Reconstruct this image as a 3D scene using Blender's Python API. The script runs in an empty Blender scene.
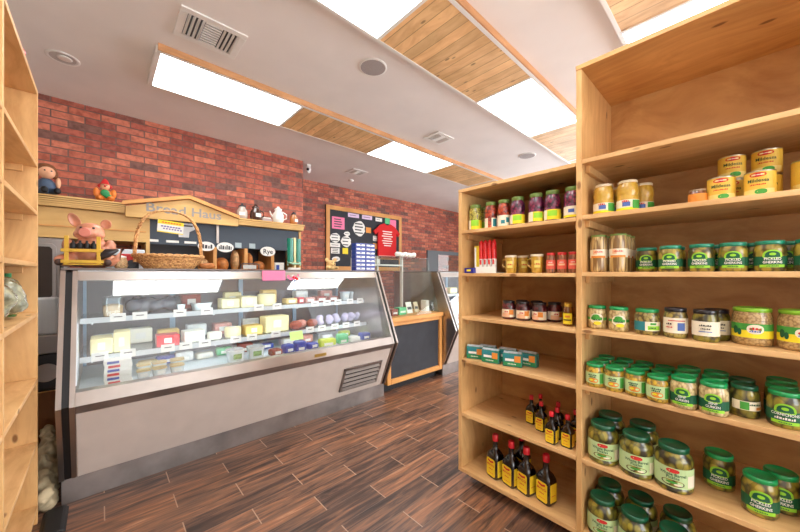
import bpy, math, random
from mathutils import Vector, Matrix
random.seed(7)
R = math.radians
sc = bpy.context.scene
# ------------------------------------------------------------------ camera
F, YAW, H, CY = 320.0, R(43.07), 1.35, 274.0
S_, C_ = math.sin(YAW), math.cos(YAW)
cam = bpy.data.cameras.new('camera'); camo = bpy.data.objects.new('camera', cam)
sc.collection.objects.link(camo); sc.camera = camo
camo.location = (0, 0, H); camo.rotation_euler = (R(90), 0, -YAW)
cam.sensor_width = 36; cam.lens = 36 * F / 800; cam.shift_y = (CY - 266) / 800
cam.clip_start = 0.02
# ------------------------------------------------------------------ world, light, exposure
PANEL_L = 9.0
w = bpy.data.worlds.new('sky'); sc.world = w; w.use_nodes = True
w.node_tree.nodes['Background'].inputs[0].default_value = (0.93, 0.96, 1.0, 1)
w.node_tree.nodes['Background'].inputs[1].default_value = 6.3
sc.view_settings.view_transform = 'Standard'; sc.view_settings.look = 'None'
sc.view_settings.exposure = 0.1; sc.view_settings.gamma = 1.0; sc.view_settings.use_curve_mapping = False
CEIL = 3.055

def area(name, loc, size, power, rot=(0, 0, 0), col=(1, 1, 1)):
    l = bpy.data.lights.new(name, 'AREA'); l.shape = 'RECTANGLE'; l.size, l.size_y = size
    l.energy = power; l.color = col
    o = bpy.data.objects.new(name, l); o.location = loc; o.rotation_euler = rot
    sc.collection.objects.link(o); return o

# ------------------------------------------------------------------ placing helpers (rays of the surveyed camera, to read real positions)
def ray(x, y):
    u = (x - 400) / F
    return (S_ + u * C_, C_ - u * S_, -(y - CY) / F)
def xat(px, Y):
    d = ray(px, 0); return Y * d[0] / d[1]
def yat(px, X):
    d = ray(px, 0); return X * d[1] / d[0]
def zat(px, py, Y):
    d = ray(px, py); return H + d[2] * Y / d[1]

# ------------------------------------------------------------------ materials
MC = {}
def lin(c):
    return tuple(((v / 255) / 12.92 if v / 255 < .04045 else ((v / 255 + .055) / 1.055) ** 2.4) for v in c)
def base(name):
    m = bpy.data.materials.new(name); m.use_nodes = True
    return m, m.node_tree, m.node_tree.nodes['Principled BSDF']
def node(nt, t, **k):
    n = nt.nodes.new(t)
    for a, b in k.items(): setattr(n, a, b)
    return n
def mat(name, col, rough=.5, metal=0, coat=0, noise=0, nscale=8, bump=0, spec=.5, emis=None, es=0, trans=0):
    if name in MC: return MC[name]
    m, nt, p = base(name)
    c = lin(col)
    p.inputs['Base Color'].default_value = (*c, 1)
    p.inputs['Roughness'].default_value = rough; p.inputs['Metallic'].default_value = metal
    p.inputs['Coat Weight'].default_value = coat; p.inputs['Coat Roughness'].default_value = .06
    p.inputs['Specular IOR Level'].default_value = spec
    p.inputs['Transmission Weight'].default_value = trans
    tc = node(nt, 'ShaderNodeTexCoord'); n = node(nt, 'ShaderNodeTexNoise')
    n.inputs['Scale'].default_value = nscale; n.inputs['Detail'].default_value = 4
    nt.links.new(tc.outputs['Object'], n.inputs['Vector'])
    k = max(noise, .04)
    r = node(nt, 'ShaderNodeValToRGB'); r.color_ramp.elements[0].position = .3; r.color_ramp.elements[1].position = .7
    r.color_ramp.elements[0].color = (*[v * (1 - k) for v in c], 1); r.color_ramp.elements[1].color = (*[min(1, v * (1 + k)) for v in c], 1)
    nt.links.new(n.outputs['Fac'], r.inputs[0]); nt.links.new(r.outputs[0], p.inputs['Base Color'])
    if bump:
        b = node(nt, 'ShaderNodeBump'); b.inputs['Strength'].default_value = bump; b.inputs['Distance'].default_value = .01
        nt.links.new(n.outputs['Fac'], b.inputs['Height']); nt.links.new(b.outputs[0], p.inputs['Normal'])
    if emis:
        p.inputs['Emission Color'].default_value = (*lin(emis), 1); p.inputs['Emission Strength'].default_value = es
    MC[name] = m; return m
def wood(name, col, dark, axis, knots=True, scale=1.0, rough=.5, grain=.5, plank=0, plank_axis=0):
    if name in MC: return MC[name]
    m, nt, p = base(name); L = nt.links.new
    g = node(nt, 'ShaderNodeNewGeometry'); mp = node(nt, 'ShaderNodeMapping')
    sv = [26 * scale] * 3; sv[axis] = 1.3 * scale; mp.inputs['Scale'].default_value = sv
    L(g.outputs['Position'], mp.inputs['Vector'])
    # a slow wander makes the grain wavy
    wn = node(nt, 'ShaderNodeTexNoise'); wn.inputs['Scale'].default_value = 2.2; wn.inputs['Detail'].default_value = 1
    L(g.outputs['Position'], wn.inputs['Vector'])
    ad = node(nt, 'ShaderNodeVectorMath', operation='MULTIPLY_ADD'); ad.inputs[1].default_value = (5, 5, 5)
    L(wn.outputs['Color'], ad.inputs[0]); L(mp.outputs[0], ad.inputs[2])
    n = node(nt, 'ShaderNodeTexNoise'); n.inputs['Scale'].default_value = 1; n.inputs['Detail'].default_value = 5; n.inputs['Roughness'].default_value = .6
    L(ad.outputs[0], n.inputs['Vector'])
    r = node(nt, 'ShaderNodeValToRGB'); e = r.color_ramp.elements
    e[0].position = .32; e[1].position = .62
    c, d = lin(col), lin(dark)
    e[0].color = (*[a * (1 - grain) + b * grain for a, b in zip(c, d)], 1); e[1].color = (*c, 1)
    L(n.outputs['Fac'], r.inputs[0]); out = r.outputs[0]
    n2 = node(nt, 'ShaderNodeTexNoise'); n2.inputs['Scale'].default_value = 3.0; L(g.outputs['Position'], n2.inputs['Vector'])
    mx0 = node(nt, 'ShaderNodeMix', data_type='RGBA', blend_type='MULTIPLY'); mx0.inputs[0].default_value = 1
    r2 = node(nt, 'ShaderNodeValToRGB'); r2.color_ramp.elements[0].color = (.84, .8, .74, 1); r2.color_ramp.elements[1].color = (1, 1, 1, 1)
    r2.color_ramp.elements[0].position = .35; r2.color_ramp.elements[1].position = .6
    L(n2.outputs['Fac'], r2.inputs[0]); L(out, mx0.inputs[6]); L(r2.outputs[0], mx0.inputs[7]); out = mx0.outputs[2]
    if knots:
        mk = node(nt, 'ShaderNodeMapping'); kv = [9.0] * 3; kv[axis] = 4.0; mk.inputs['Scale'].default_value = kv
        L(g.outputs['Position'], mk.inputs['Vector'])
        v = node(nt, 'ShaderNodeTexVoronoi'); v.inputs['Scale'].default_value = 1.0; L(mk.outputs[0], v.inputs['Vector'])
        kr = node(nt, 'ShaderNodeValToRGB'); kr.color_ramp.elements[0].position = .06; kr.color_ramp.elements[1].position = .11
        kr.color_ramp.elements[0].color = (.9, .9, .9, 1); kr.color_ramp.elements[1].color = (0, 0, 0, 1)
        L(v.outputs['Distance'], kr.inputs[0])
        mx = node(nt, 'ShaderNodeMix', data_type='RGBA'); mx.inputs[7].default_value = (*[q * .45 for q in d], 1)
        L(kr.outputs[0], mx.inputs[0]); L(out, mx.inputs[6]); out = mx.outputs[2]
    if plank:
        sp = node(nt, 'ShaderNodeSeparateXYZ'); L(g.outputs['Position'], sp.inputs[0])
        dv = node(nt, 'ShaderNodeMath', operation='DIVIDE'); dv.inputs[1].default_value = plank; L(sp.outputs[plank_axis], dv.inputs[0])
        fr = node(nt, 'ShaderNodeMath', operation='FRACT'); L(dv.outputs[0], fr.inputs[0])
        fl = node(nt, 'ShaderNodeMath', operation='FLOOR'); L(dv.outputs[0], fl.inputs[0])
        wh = node(nt, 'ShaderNodeTexWhiteNoise', noise_dimensions='1D'); L(fl.outputs[0], wh.inputs['W'])
        mr = node(nt, 'ShaderNodeMapRange'); mr.inputs[3].default_value = .82; mr.inputs[4].default_value = 1.05; L(wh.outputs[0], mr.inputs[0])
        hs = node(nt, 'ShaderNodeHueSaturation'); L(out, hs.inputs['Color']); L(mr.outputs[0], hs.inputs['Value']); out = hs.outputs[0]
        lt = node(nt, 'ShaderNodeMath', operation='LESS_THAN'); lt.inputs[1].default_value = .06; L(fr.outputs[0], lt.inputs[0])
        mx = node(nt, 'ShaderNodeMix', data_type='RGBA'); mx.inputs[7].default_value = (*[q * .6 for q in d], 1)
        L(lt.outputs[0], mx.inputs[0]); L(out, mx.inputs[6]); out = mx.outputs[2]
    L(out, p.inputs['Base Color']); p.inputs['Roughness'].default_value = rough
    MC[name] = m; return m
def contents(name, a, b, dark, scale=(55, 55, 28), rough=.35):
    """food behind jar glass: elongated cells of two colours, rounding shade painted into the dark liquid gaps, under a clear coat"""
    if name in MC: return MC[name]
    m, nt, p = base(name); L = nt.links.new
    tc = node(nt, 'ShaderNodeTexCoord'); oi = node(nt, 'ShaderNodeObjectInfo')
    mp = node(nt, 'ShaderNodeMapping'); mp.inputs['Scale'].default_value = scale
    L(tc.outputs['Object'], mp.inputs['Vector'])
    ad = node(nt, 'ShaderNodeVectorMath', operation='ADD')
    mu = node(nt, 'ShaderNodeMath', operation='MULTIPLY'); mu.inputs[1].default_value = 37
    L(oi.outputs['Random'], mu.inputs[0]); L(mp.outputs[0], ad.inputs[0]); L(mu.outputs[0], ad.inputs[1])
    v = node(nt, 'ShaderNodeTexVoronoi'); v.inputs['Scale'].default_value = 1.0; L(ad.outputs[0], v.inputs['Vector'])
    sp = node(nt, 'ShaderNodeSeparateColor'); L(v.outputs['Color'], sp.inputs[0])
    mx = node(nt, 'ShaderNodeMix', data_type='RGBA'); mx.inputs[6].default_value = (*lin(a), 1); mx.inputs[7].default_value = (*lin(b), 1)
    L(sp.outputs[0], mx.inputs[0])
    r = node(nt, 'ShaderNodeValToRGB'); r.color_ramp.elements[0].position = .42; r.color_ramp.elements[1].position = .72
    r.color_ramp.elements[0].color = (0, 0, 0, 1); r.color_ramp.elements[1].color = (1, 1, 1, 1)
    L(v.outputs['Distance'], r.inputs[0])
    m2 = node(nt, 'ShaderNodeMix', data_type='RGBA'); m2.inputs[7].default_value = (*lin(dark), 1)
    L(r.outputs[0], m2.inputs[0]); L(mx.outputs[2], m2.inputs[6]); L(m2.outputs[2], p.inputs['Base Color'])
    bp = node(nt, 'ShaderNodeBump', invert=True); bp.inputs['Strength'].default_value = .5; bp.inputs['Distance'].default_value = .004
    L(v.outputs['Distance'], bp.inputs['Height']); L(bp.outputs[0], p.inputs['Normal'])
    p.inputs['Roughness'].default_value = rough; p.inputs['Coat Weight'].default_value = 1; p.inputs['Coat Roughness'].default_value = .03
    MC[name] = m; return m
def thin_glass(name, tint=(.95, .98, .97), ior=1.45, extra=0.0):
    if name in MC: return MC[name]
    m = bpy.data.materials.new(name); m.use_nodes = True; nt = m.node_tree; nt.nodes.clear(); L = nt.links.new
    o = node(nt, 'ShaderNodeOutputMaterial'); mx = node(nt, 'ShaderNodeMixShader'); t = node(nt, 'ShaderNodeBsdfTransparent')
    g = node(nt, 'ShaderNodeBsdfGlossy'); g.inputs['Roughness'].default_value = .015; t.inputs[0].default_value = (*tint, 1)
    f = node(nt, 'ShaderNodeFresnel'); gg = node(nt, 'ShaderNodeNewGeometry')
    q = node(nt, 'ShaderNodeMapRange'); q.inputs[3].default_value = ior; q.inputs[4].default_value = 1 / ior   # a thin pane reflects alike from both sides
    L(gg.outputs['Backfacing'], q.inputs[0]); L(q.outputs[0], f.inputs[0])
    a = node(nt, 'ShaderNodeMath', operation='ADD'); a.inputs[1].default_value = extra; a.use_clamp = True
    L(f.outputs[0], a.inputs[0]); L(a.outputs[0], mx.inputs[0]); L(t.outputs[0], mx.inputs[1]); L(g.outputs[0], mx.inputs[2]); L(mx.outputs[0], o.inputs[0])
    MC[name] = m; return m

def brick_mat(name, plane):
    m, nt, p = base(name); L = nt.links.new
    g = node(nt, 'ShaderNodeNewGeometry'); s = node(nt, 'ShaderNodeSeparateXYZ'); L(g.outputs['Position'], s.inputs[0])
    c = node(nt, 'ShaderNodeCombineXYZ'); L(s.outputs[0 if plane == 'XZ' else 1], c.inputs[0]); L(s.outputs[2], c.inputs[1])
    b = node(nt, 'ShaderNodeTexBrick'); b.inputs['Scale'].default_value = 1; b.inputs['Brick Width'].default_value = .235
    b.inputs['Row Height'].default_value = .0715; b.inputs['Mortar Size'].default_value = .006; b.inputs['Mortar Smooth'].default_value = .25
    b.inputs['Color1'].default_value = (0, 0, 0, 1); b.inputs['Color2'].default_value = (1, 1, 1, 1); b.inputs['Mortar'].default_value = (.5, .5, .5, 1)
    L(c.outputs[0], b.inputs['Vector'])
    r = node(nt, 'ShaderNodeValToRGB'); r.color_ramp.interpolation = 'CONSTANT'
    cols = [(0, (128, 88, 78)), (.09, (170, 92, 74)), (.24, (192, 106, 82)), (.42, (162, 86, 72)), (.55, (206, 122, 96)), (.7, (180, 96, 78)), (.85, (146, 88, 76)), (.92, (200, 118, 96))]
    e = r.color_ramp.elements; e[0].position = 0; e[0].color = (*lin(cols[0][1]), 1); e[1].position = cols[1][0]; e[1].color = (*lin(cols[1][1]), 1)
    for q, k in cols[2:]:
        z = e.new(q); z.color = (*lin(k), 1)
    L(b.outputs['Color'], r.inputs[0])
    n = node(nt, 'ShaderNodeTexNoise'); n.inputs['Scale'].default_value = 22; n.inputs['Detail'].default_value = 5; L(g.outputs['Position'], n.inputs['Vector'])
    r2 = node(nt, 'ShaderNodeValToRGB'); r2.color_ramp.elements[0].position = .35; r2.color_ramp.elements[0].color = (.62, .56, .56, 1); r2.color_ramp.elements[1].position = .6; r2.color_ramp.elements[1].color = (1.1, 1.1, 1.1, 1)
    L(n.outputs['Fac'], r2.inputs[0])
    mu = node(nt, 'ShaderNodeMix', data_type='RGBA', blend_type='MULTIPLY'); mu.inputs[0].default_value = .8
    L(r.outputs[0], mu.inputs[6]); L(r2.outputs[0], mu.inputs[7])
    mx = node(nt, 'ShaderNodeMix', data_type='RGBA'); mx.inputs[7].default_value = (*lin((120, 92, 84)), 1)
    L(b.outputs['Fac'], mx.inputs[0]); L(mu.outputs[2], mx.inputs[6]); L(mx.outputs[2], p.inputs['Base Color'])
    bp = node(nt, 'ShaderNodeBump', invert=True); bp.inputs['Strength'].default_value = .8; bp.inputs['Distance'].default_value = .008
    L(b.outputs['Fac'], bp.inputs['Height'])
    b2 = node(nt, 'ShaderNodeBump'); b2.inputs['Strength'].default_value = .3; b2.inputs['Distance'].default_value = .006
    L(n.outputs['Fac'], b2.inputs['Height']); L(bp.outputs[0], b2.inputs['Normal']); L(b2.outputs[0], p.inputs['Normal'])
    p.inputs['Roughness'].default_value = .75
    return m
def floor_mat():
    m, nt, p = base('wood_look_tile'); L = nt.links.new
    def M(op, a, b=None):
        n = node(nt, 'ShaderNodeMath', operation=op)
        for i, v in enumerate((a, b)):
            if v is None: continue
            if isinstance(v, (int, float)): n.inputs[i].default_value = v
            else: L(v, n.inputs[i])
        return n.outputs[0]
    g = node(nt, 'ShaderNodeNewGeometry'); s = node(nt, 'ShaderNodeSeparateXYZ'); L(g.outputs['Position'], s.inputs[0])
    v = M('DIVIDE', M('SUBTRACT', s.outputs[1], 1.622), .152)
    row = M('FLOOR', v); fv = M('FRACT', v)
    par = M('FLOORED_MODULO', row, 2)
    u = M('DIVIDE', M('SUBTRACT', s.outputs[0], M('SUBTRACT', .325, M('MULTIPLY', par, .31))), .62)
    col = M('FLOOR', u); fu = M('FRACT', u)
    cid = node(nt, 'ShaderNodeCombineXYZ'); L(row, cid.inputs[0]); L(col, cid.inputs[1])
    wn = node(nt, 'ShaderNodeTexWhiteNoise', noise_dimensions='2D'); L(cid.outputs[0], wn.inputs['Vector'])
    gr = M('MAXIMUM', M('MAXIMUM', M('LESS_THAN', fv, .012), M('GREATER_THAN', fv, .988)), M('MAXIMUM', M('LESS_THAN', fu, .0035), M('GREATER_THAN', fu, .9965)))
    gc = M('MAXIMUM', M('LESS_THAN', fu, .0045), M('GREATER_THAN', fu, .9955))
    mp = node(nt, 'ShaderNodeMapping'); mp.inputs['Scale'].default_value = (2.4, 30, 1); L(g.outputs['Position'], mp.inputs['Vector'])
    ad = node(nt, 'ShaderNodeVectorMath', operation='MULTIPLY_ADD'); ad.inputs[1].default_value = (40, 40, 0); L(wn.outputs['Color'], ad.inputs[0]); L(mp.outputs[0], ad.inputs[2])
    n = node(nt, 'ShaderNodeTexNoise'); n.inputs['Scale'].default_value = 1; n.inputs['Detail'].default_value = 6; n.inputs['Roughness'].default_value = .65; n.inputs['Distortion'].default_value = .8
    L(ad.outputs[0], n.inputs['Vector'])
    f = M('ADD', n.outputs['Fac'], M('MULTIPLY', M('SUBTRACT', wn.outputs['Value'], .5), .16))
    r = node(nt, 'ShaderNodeValToRGB'); e = r.color_ramp.elements
    e[0].position = .28; e[0].color = (*lin((46, 36, 32)), 1); e[1].position = .8; e[1].color = (*lin((196, 148, 112)), 1)
    z = e.new(.43); z.color = (*lin((84, 62, 52)), 1); z = e.new(.54); z.color = (*lin((122, 88, 68)), 1); z = e.new(.64); z.color = (*lin((154, 104, 74)), 1)
    L(f, r.inputs[0])
    mx = node(nt, 'ShaderNodeMix', data_type='RGBA'); mx.inputs[7].default_value = (*lin((176, 146, 122)), 1)
    mx2 = node(nt, 'ShaderNodeMix', data_type='RGBA'); mx2.inputs[7].default_value = (*lin((112, 92, 80)), 1)
    L(gr, mx2.inputs[0]); L(r.outputs[0], mx2.inputs[6]); L(gc, mx.inputs[0]); L(mx2.outputs[2], mx.inputs[6]); L(mx.outputs[2], p.inputs['Base Color'])
    p.inputs['Roughness'].default_value = .33
    bp = node(nt, 'ShaderNodeBump'); bp.inputs['Strength'].default_value = .15; bp.inputs['Distance'].default_value = .003; L(n.outputs['Fac'], bp.inputs['Height']); L(bp.outputs[0], p.inputs['Normal'])
    return m
def weave_mat():
    m, nt, p = base('wicker'); L = nt.links.new
    p.inputs['Roughness'].default_value = .5; tc = node(nt, 'ShaderNodeTexCoord'); n = node(nt, 'ShaderNodeTexNoise'); n.inputs['Scale'].default_value = 60
    L(tc.outputs['Object'], n.inputs['Vector']); r = node(nt, 'ShaderNodeValToRGB')
    r.color_ramp.elements[0].color = (*lin((176, 112, 60)), 1); r.color_ramp.elements[1].color = (*lin((240, 190, 124)), 1); r.color_ramp.elements[0].position = .3; r.color_ramp.elements[1].position = .65
    L(n.outputs['Fac'], r.inputs[0]); L(r.outputs[0], p.inputs['Base Color']); return m

PY = wood('pine_along_y', (235, 192, 134), (190, 128, 70), 1, grain=.45)
PZ = wood('pine_along_z', (234, 190, 128), (190, 128, 70), 2, grain=.45)
PX = wood('pine_along_x', (230, 190, 136), (190, 128, 70), 0, grain=.45)
PLY = wood('plywood_back', (214, 164, 104), (170, 110, 56), 1, knots=False, scale=.5, grain=.6)
PLYK = wood('pine_top_board', (222, 172, 108), (170, 104, 50), 1, grain=.4)
PLANK = wood('ceiling_plank', (255, 214, 156), (224, 172, 116), 1, scale=.9, grain=.7, plank=.092, plank_axis=0)
FASC = wood('fascia_wood', (214, 160, 112), (170, 116, 72), 0, knots=False)
YEL = wood('yellow_stained_wood', (228, 186, 116), (204, 152, 84), 0, knots=False, grain=.4)
ORW = wood('orange_varnished_wood', (226, 164, 92), (196, 128, 60), 0, knots=False, grain=.4)
ORZ = wood('orange_varnished_wood_upright', (226, 164, 92), (196, 128, 60), 2, knots=False, grain=.4)
BRN = wood('brown_laminate', (136, 86, 44), (104, 62, 30), 2, knots=False)
CEILM = mat('ceiling_paint', (236, 230, 226), .9, noise=.02, nscale=2)
WHITEP = mat('white_painted_metal', (236, 234, 230), .4)
STEEL = mat('brushed_steel', (182, 174, 168), .28, metal=1, noise=.1, nscale=5)
STEELD = mat('worn_and_shaded_steel', (150, 142, 138), .42, metal=.85, noise=.3, nscale=4)
BLACK = mat('black_rubber', (18, 18, 20), .5)
PANEL = mat('warm_grey_panel', (206, 194, 184), .45, noise=.03)
GLASS = thin_glass('case_glass', (.97, .985, .98), 1.5, .05)
HOODG = thin_glass('hood_glass', (.92, .96, .95), 1.4, .0)
LINER = mat('case_liner_blue_grey', (150, 184, 212), .45)
INW = mat('white_enamel', (214, 222, 228), .35)
DARKG = mat('dark_grey', (58, 58, 62), .5)
CHALK = mat('chalkboard', (52, 54, 60), .8, noise=.12, nscale=10)
PAPER = mat('white_paper', (238, 236, 230), .8)
PINK = mat('pink_paper', (244, 130, 168), .8)
YELP = mat('yellow_paper', (246, 220, 50), .7)
ORP = mat('orange_paper', (240, 160, 80), .8)
GRNP = mat('green_paper', (100, 200, 140), .8)
REDM = mat('red_cloth', (214, 34, 36), .85)
TUBE = mat('lit_tube', (255, 255, 255), emis=(240, 248, 255), es=9)
def lamp_panel_mat():
    m, nt, p = base('lit_diffuser'); p.inputs['Base Color'].default_value = (.9, .9, .9, 1)
    p.inputs['Emission Color'].default_value = (1.0, .985, .96, 1); p.inputs['Emission Strength'].default_value = PANEL_L
    n = node(nt, 'ShaderNodeTexNoise'); n.inputs['Scale'].default_value = 40; nt.links.new(n.outputs['Fac'], p.inputs['Roughness']); return m
LAMP = lamp_panel_mat()

# ------------------------------------------------------------------ mesh builder
TXT = {}
def text2d(s, bold=False):
    if s in TXT: return TXT[s]
    if isinstance(s, int):        # print too small to read in the photo: uneven strokes instead of letters
        v, f, x = [], [], 0
        for i in range(s):
            w_ = .34 + .12 * ((i * 7) % 3); h_ = .30 + .06 * ((i * 5) % 3)
            v += [(x, -.3), (x + w_, -.3), (x + w_, -.3 + h_ * 1.5), (x + .08, -.3 + h_ * 1.5)]; k = len(v); f.append((k - 4, k - 3, k - 2, k - 1)); x += w_ + .13
        v = [(a - x / 2, b) for a, b in v]; TXT[s] = (v, f); return TXT[s]
    cu = bpy.data.curves.new('t', 'FONT'); cu.body = s; cu.size = 1; cu.align_x = 'CENTER'; cu.align_y = 'CENTER'; cu.resolution_u = 2; cu.offset = .018
    o = bpy.data.objects.new('t', cu); sc.collection.objects.link(o)
    dg = bpy.context.evaluated_depsgraph_get(); me = o.evaluated_get(dg).to_mesh()
    v = [(q.co.x, q.co.y) for q in me.vertices]; f = [tuple(q.vertices) for q in me.polygons]
    o.evaluated_get(dg).to_mesh_clear(); bpy.data.objects.remove(o); bpy.data.curves.remove(cu)
    TXT[s] = (v, f); return TXT[s]
class MB:
    def __init__(s): s.v = []; s.f = []; s.m = []; s.sm = []; s.mats = []
    def raw(s, vs, fs, m, smooth=False):
        if m not in s.mats: s.mats.append(m)
        k = s.mats.index(m); o = len(s.v); s.v += [tuple(q) for q in vs]
        for f in fs: s.f.append(tuple(o + i for i in f)); s.m.append(k); s.sm.append(smooth)
        return s
    def box(s, x0, x1, y0, y1, z0, z1, m):
        x0, x1 = sorted((x0, x1)); y0, y1 = sorted((y0, y1)); z0, z1 = sorted((z0, z1))
        v = [(x, y, z) for z in (z0, z1) for x, y in ((x0, y0), (x1, y0), (x1, y1), (x0, y1))]
        return s.raw(v, [(3, 2, 1, 0), (4, 5, 6, 7), (0, 1, 5, 4), (1, 2, 6, 5), (2, 3, 7, 6), (3, 0, 4, 7)], m)
    def rings(s, rg, m, smooth=True, cap0=True, cap1=True, close=True):
        n = len(rg[0]); v = [p for r in rg for p in r]; f = []
        for i in range(len(rg) - 1):
            for j in range(n if close else n - 1):
                k = (j + 1) % n; f.append((i * n + j, i * n + k, (i + 1) * n + k, (i + 1) * n + j))
        s.raw(v, f, m, smooth)
        if cap0: s.raw(rg[0], [tuple(range(n - 1, -1, -1))], m)
        if cap1: s.raw(rg[-1], [tuple(range(n))], m)
        return s
    def lathe(s, pr, m, n=20, c=(0, 0), smooth=True, cap0=True, cap1=True, sx=1, sy=1, p=2):
        def pt(r, z, j):
            a = 2 * math.pi * (j + .5) / n; ca, sa = math.cos(a), math.sin(a)
            k = 1 / (abs(ca) ** p + abs(sa) ** p) ** (1 / p)
            return (c[0] + r * ca * k * sx, c[1] + r * sa * k * sy, z)
        return s.rings([[pt(r, z, j) for j in range(n)] for r, z in pr], m, smooth, cap0, cap1)
    def tube(s, pts, r, m, n=8, closed=False):
        pts = [Vector(p) for p in pts]; rg = []
        for i, p in enumerate(pts):
            a = pts[(i - 1) % len(pts)] if (i or closed) else p; b = pts[(i + 1) % len(pts)] if (i < len(pts) - 1 or closed) else p
            t = (b - a).normalized(); up = Vector((0, 0, 1)) if abs(t.z) < .9 else Vector((1, 0, 0))
            u = t.cross(up).normalized(); w_ = u.cross(t)
            rr = r[i] if isinstance(r, (list, tuple)) else r
            rg.append([p + (u * math.cos(2 * math.pi * j / n) + w_ * math.sin(2 * math.pi * j / n)) * rr for j in range(n)])
        if closed: rg.append(rg[0]); return s.rings(rg, m, True, False, False)
        return s.rings(rg, m)
    def sph(s, c, r, m, n=14, k=9, rot=None):
        if isinstance(r, (int, float)): r = (r, r, r)
        rg = []; M3 = Matrix.Rotation(rot[1], 3, rot[0]) if rot else None
        for i in range(1, k):
            t = math.pi * i / k; ring = []
            for j in range(n):
                a = 2 * math.pi * j / n; q = Vector((r[0] * math.sin(t) * math.cos(a), r[1] * math.sin(t) * math.sin(a), -r[2] * math.cos(t)))
                if M3: q = M3 @ q
                ring.append(tuple(Vector(c) + q))
            rg.append(ring)
        return s.rings(rg, m)
    def prism_x(s, poly, x0, x1, m):     # poly in (y,z)
        n = len(poly); v = [(x0, y, z) for y, z in poly] + [(x1, y, z) for y, z in poly]
        return s.raw(v, [tuple(range(n)), tuple(range(2 * n - 1, n - 1, -1))] + [(i, n + i, n + (i + 1) % n, (i + 1) % n) for i in range(n)], m)
    def prism_y(s, poly, y0, y1, m):     # poly in (x,z)
        n = len(poly); v = [(x, y0, z) for x, z in poly] + [(x, y1, z) for x, z in poly]
        return s.raw(v, [tuple(range(n - 1, -1, -1)), tuple(range(n, 2 * n))] + [(i, (i + 1) % n, n + (i + 1) % n, n + i) for i in range(n)], m)
    # wrapped on a cylinder round the z axis, front = -y ; (u along the arc in metres, v = height)
    def wrap(s, pts, faces, r, m):
        return s.raw([(r * math.sin(u / r), -r * math.cos(u / r), v) for u, v in pts], faces, m, False)
    def patch(s, r, u0, u1, v0, v1, m, n=10):
        P = []
        for i in range(n + 1):
            u = u0 + (u1 - u0) * i / n; P += [(u, v0), (u, v1)]
        return s.wrap(P, [(2 * i, 2 * i + 2, 2 * i + 3, 2 * i + 1) for i in range(n)], r, m)
    def blob(s, r, u, v, a, b, m, n=18, arch=False):
        P = [(u, v)] + [(u + a * math.cos(2 * math.pi * i / n), v + b * (abs(math.sin(2 * math.pi * i / n)) ** .8) * (1 if math.sin(2 * math.pi * i / n) > 0 else (-.35 if arch else -1))) for i in range(n)]
        return s.wrap(P, [(0, i + 1, (i + 1) % n + 1) for i in range(n)], r, m)
    def wtext(s, t, size, u, v, r, m, sx=1):
        V, Fc = text2d(t); sx = min(sx, 1.45 * r / (size * (max(q[0] for q in V) - min(q[0] for q in V)))); return s.wrap([(u + x * size * sx, v + y * size) for x, y in V], Fc, r, m)
    def ftext(s, t, size, o, ux, uz, m, sx=1):
        V, Fc = text2d(t); o = Vector(o); ux = Vector(ux); uz = Vector(uz)
        return s.raw([tuple(o + ux * x * size * sx + uz * y * size) for x, y in V], Fc, m)
    def build(s, name, parent=None, bevel=0, remesh=0, seg=1):
        me = bpy.data.meshes.new(name); me.from_pydata(s.v, [], s.f)
        for m in s.mats: me.materials.append(m)
        me.polygons.foreach_set('material_index', s.m); me.polygons.foreach_set('use_smooth', s.sm); me.update()
        o = bpy.data.objects.new(name, me); sc.collection.objects.link(o)
        if parent: o.parent = parent
        if remesh:
            q = o.modifiers.new('r', 'REMESH'); q.mode = 'VOXEL'; q.voxel_size = remesh; q.use_smooth_shade = True
            q = o.modifiers.new('s', 'SMOOTH'); q.factor = .6; q.iterations = 4
        if bevel:
            b = o.modifiers.new('b', 'BEVEL'); b.width = bevel; b.segments = seg; b.limit_method = 'ANGLE'; b.angle_limit = R(40)
        return o
def tag(o, label, cat, group=None, kind=None):
    o['label'] = label; o['category'] = cat
    if group: o['group'] = group
    if kind: o['kind'] = kind
    return o
def struct(o): o['kind'] = 'structure'; return o
def thing(name, label, cat, loc=(0, 0, 0), rz=0, group=None):
    o = bpy.data.objects.new(name, None); o.empty_display_size = .05; sc.collection.objects.link(o); o.location = loc; o.rotation_euler = (0, 0, rz)
    return tag(o, label, cat, group)
def copy_tree(o, parent=None):
    c = o.copy(); sc.collection.objects.link(c)
    if parent: c.parent = parent
    for ch in list(o.children): copy_tree(ch, c)
    return c
PROTO = {}
def place(kind, label, loc, rz=0, group=None, tilt=0, **kw):
    if kind not in PROTO:
        o = KINDS[kind](); PROTO[kind] = (o, [False])
    o, used = PROTO[kind]
    if used[0]: o = copy_tree(o)
    used[0] = True
    for k in ('group',):
        if k in o: del o[k]
    tag(o, label, CAT[kind], group); o.location = loc; o.rotation_euler = (tilt, 0, rz); return o
KINDS = {}; CAT = {}

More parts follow.
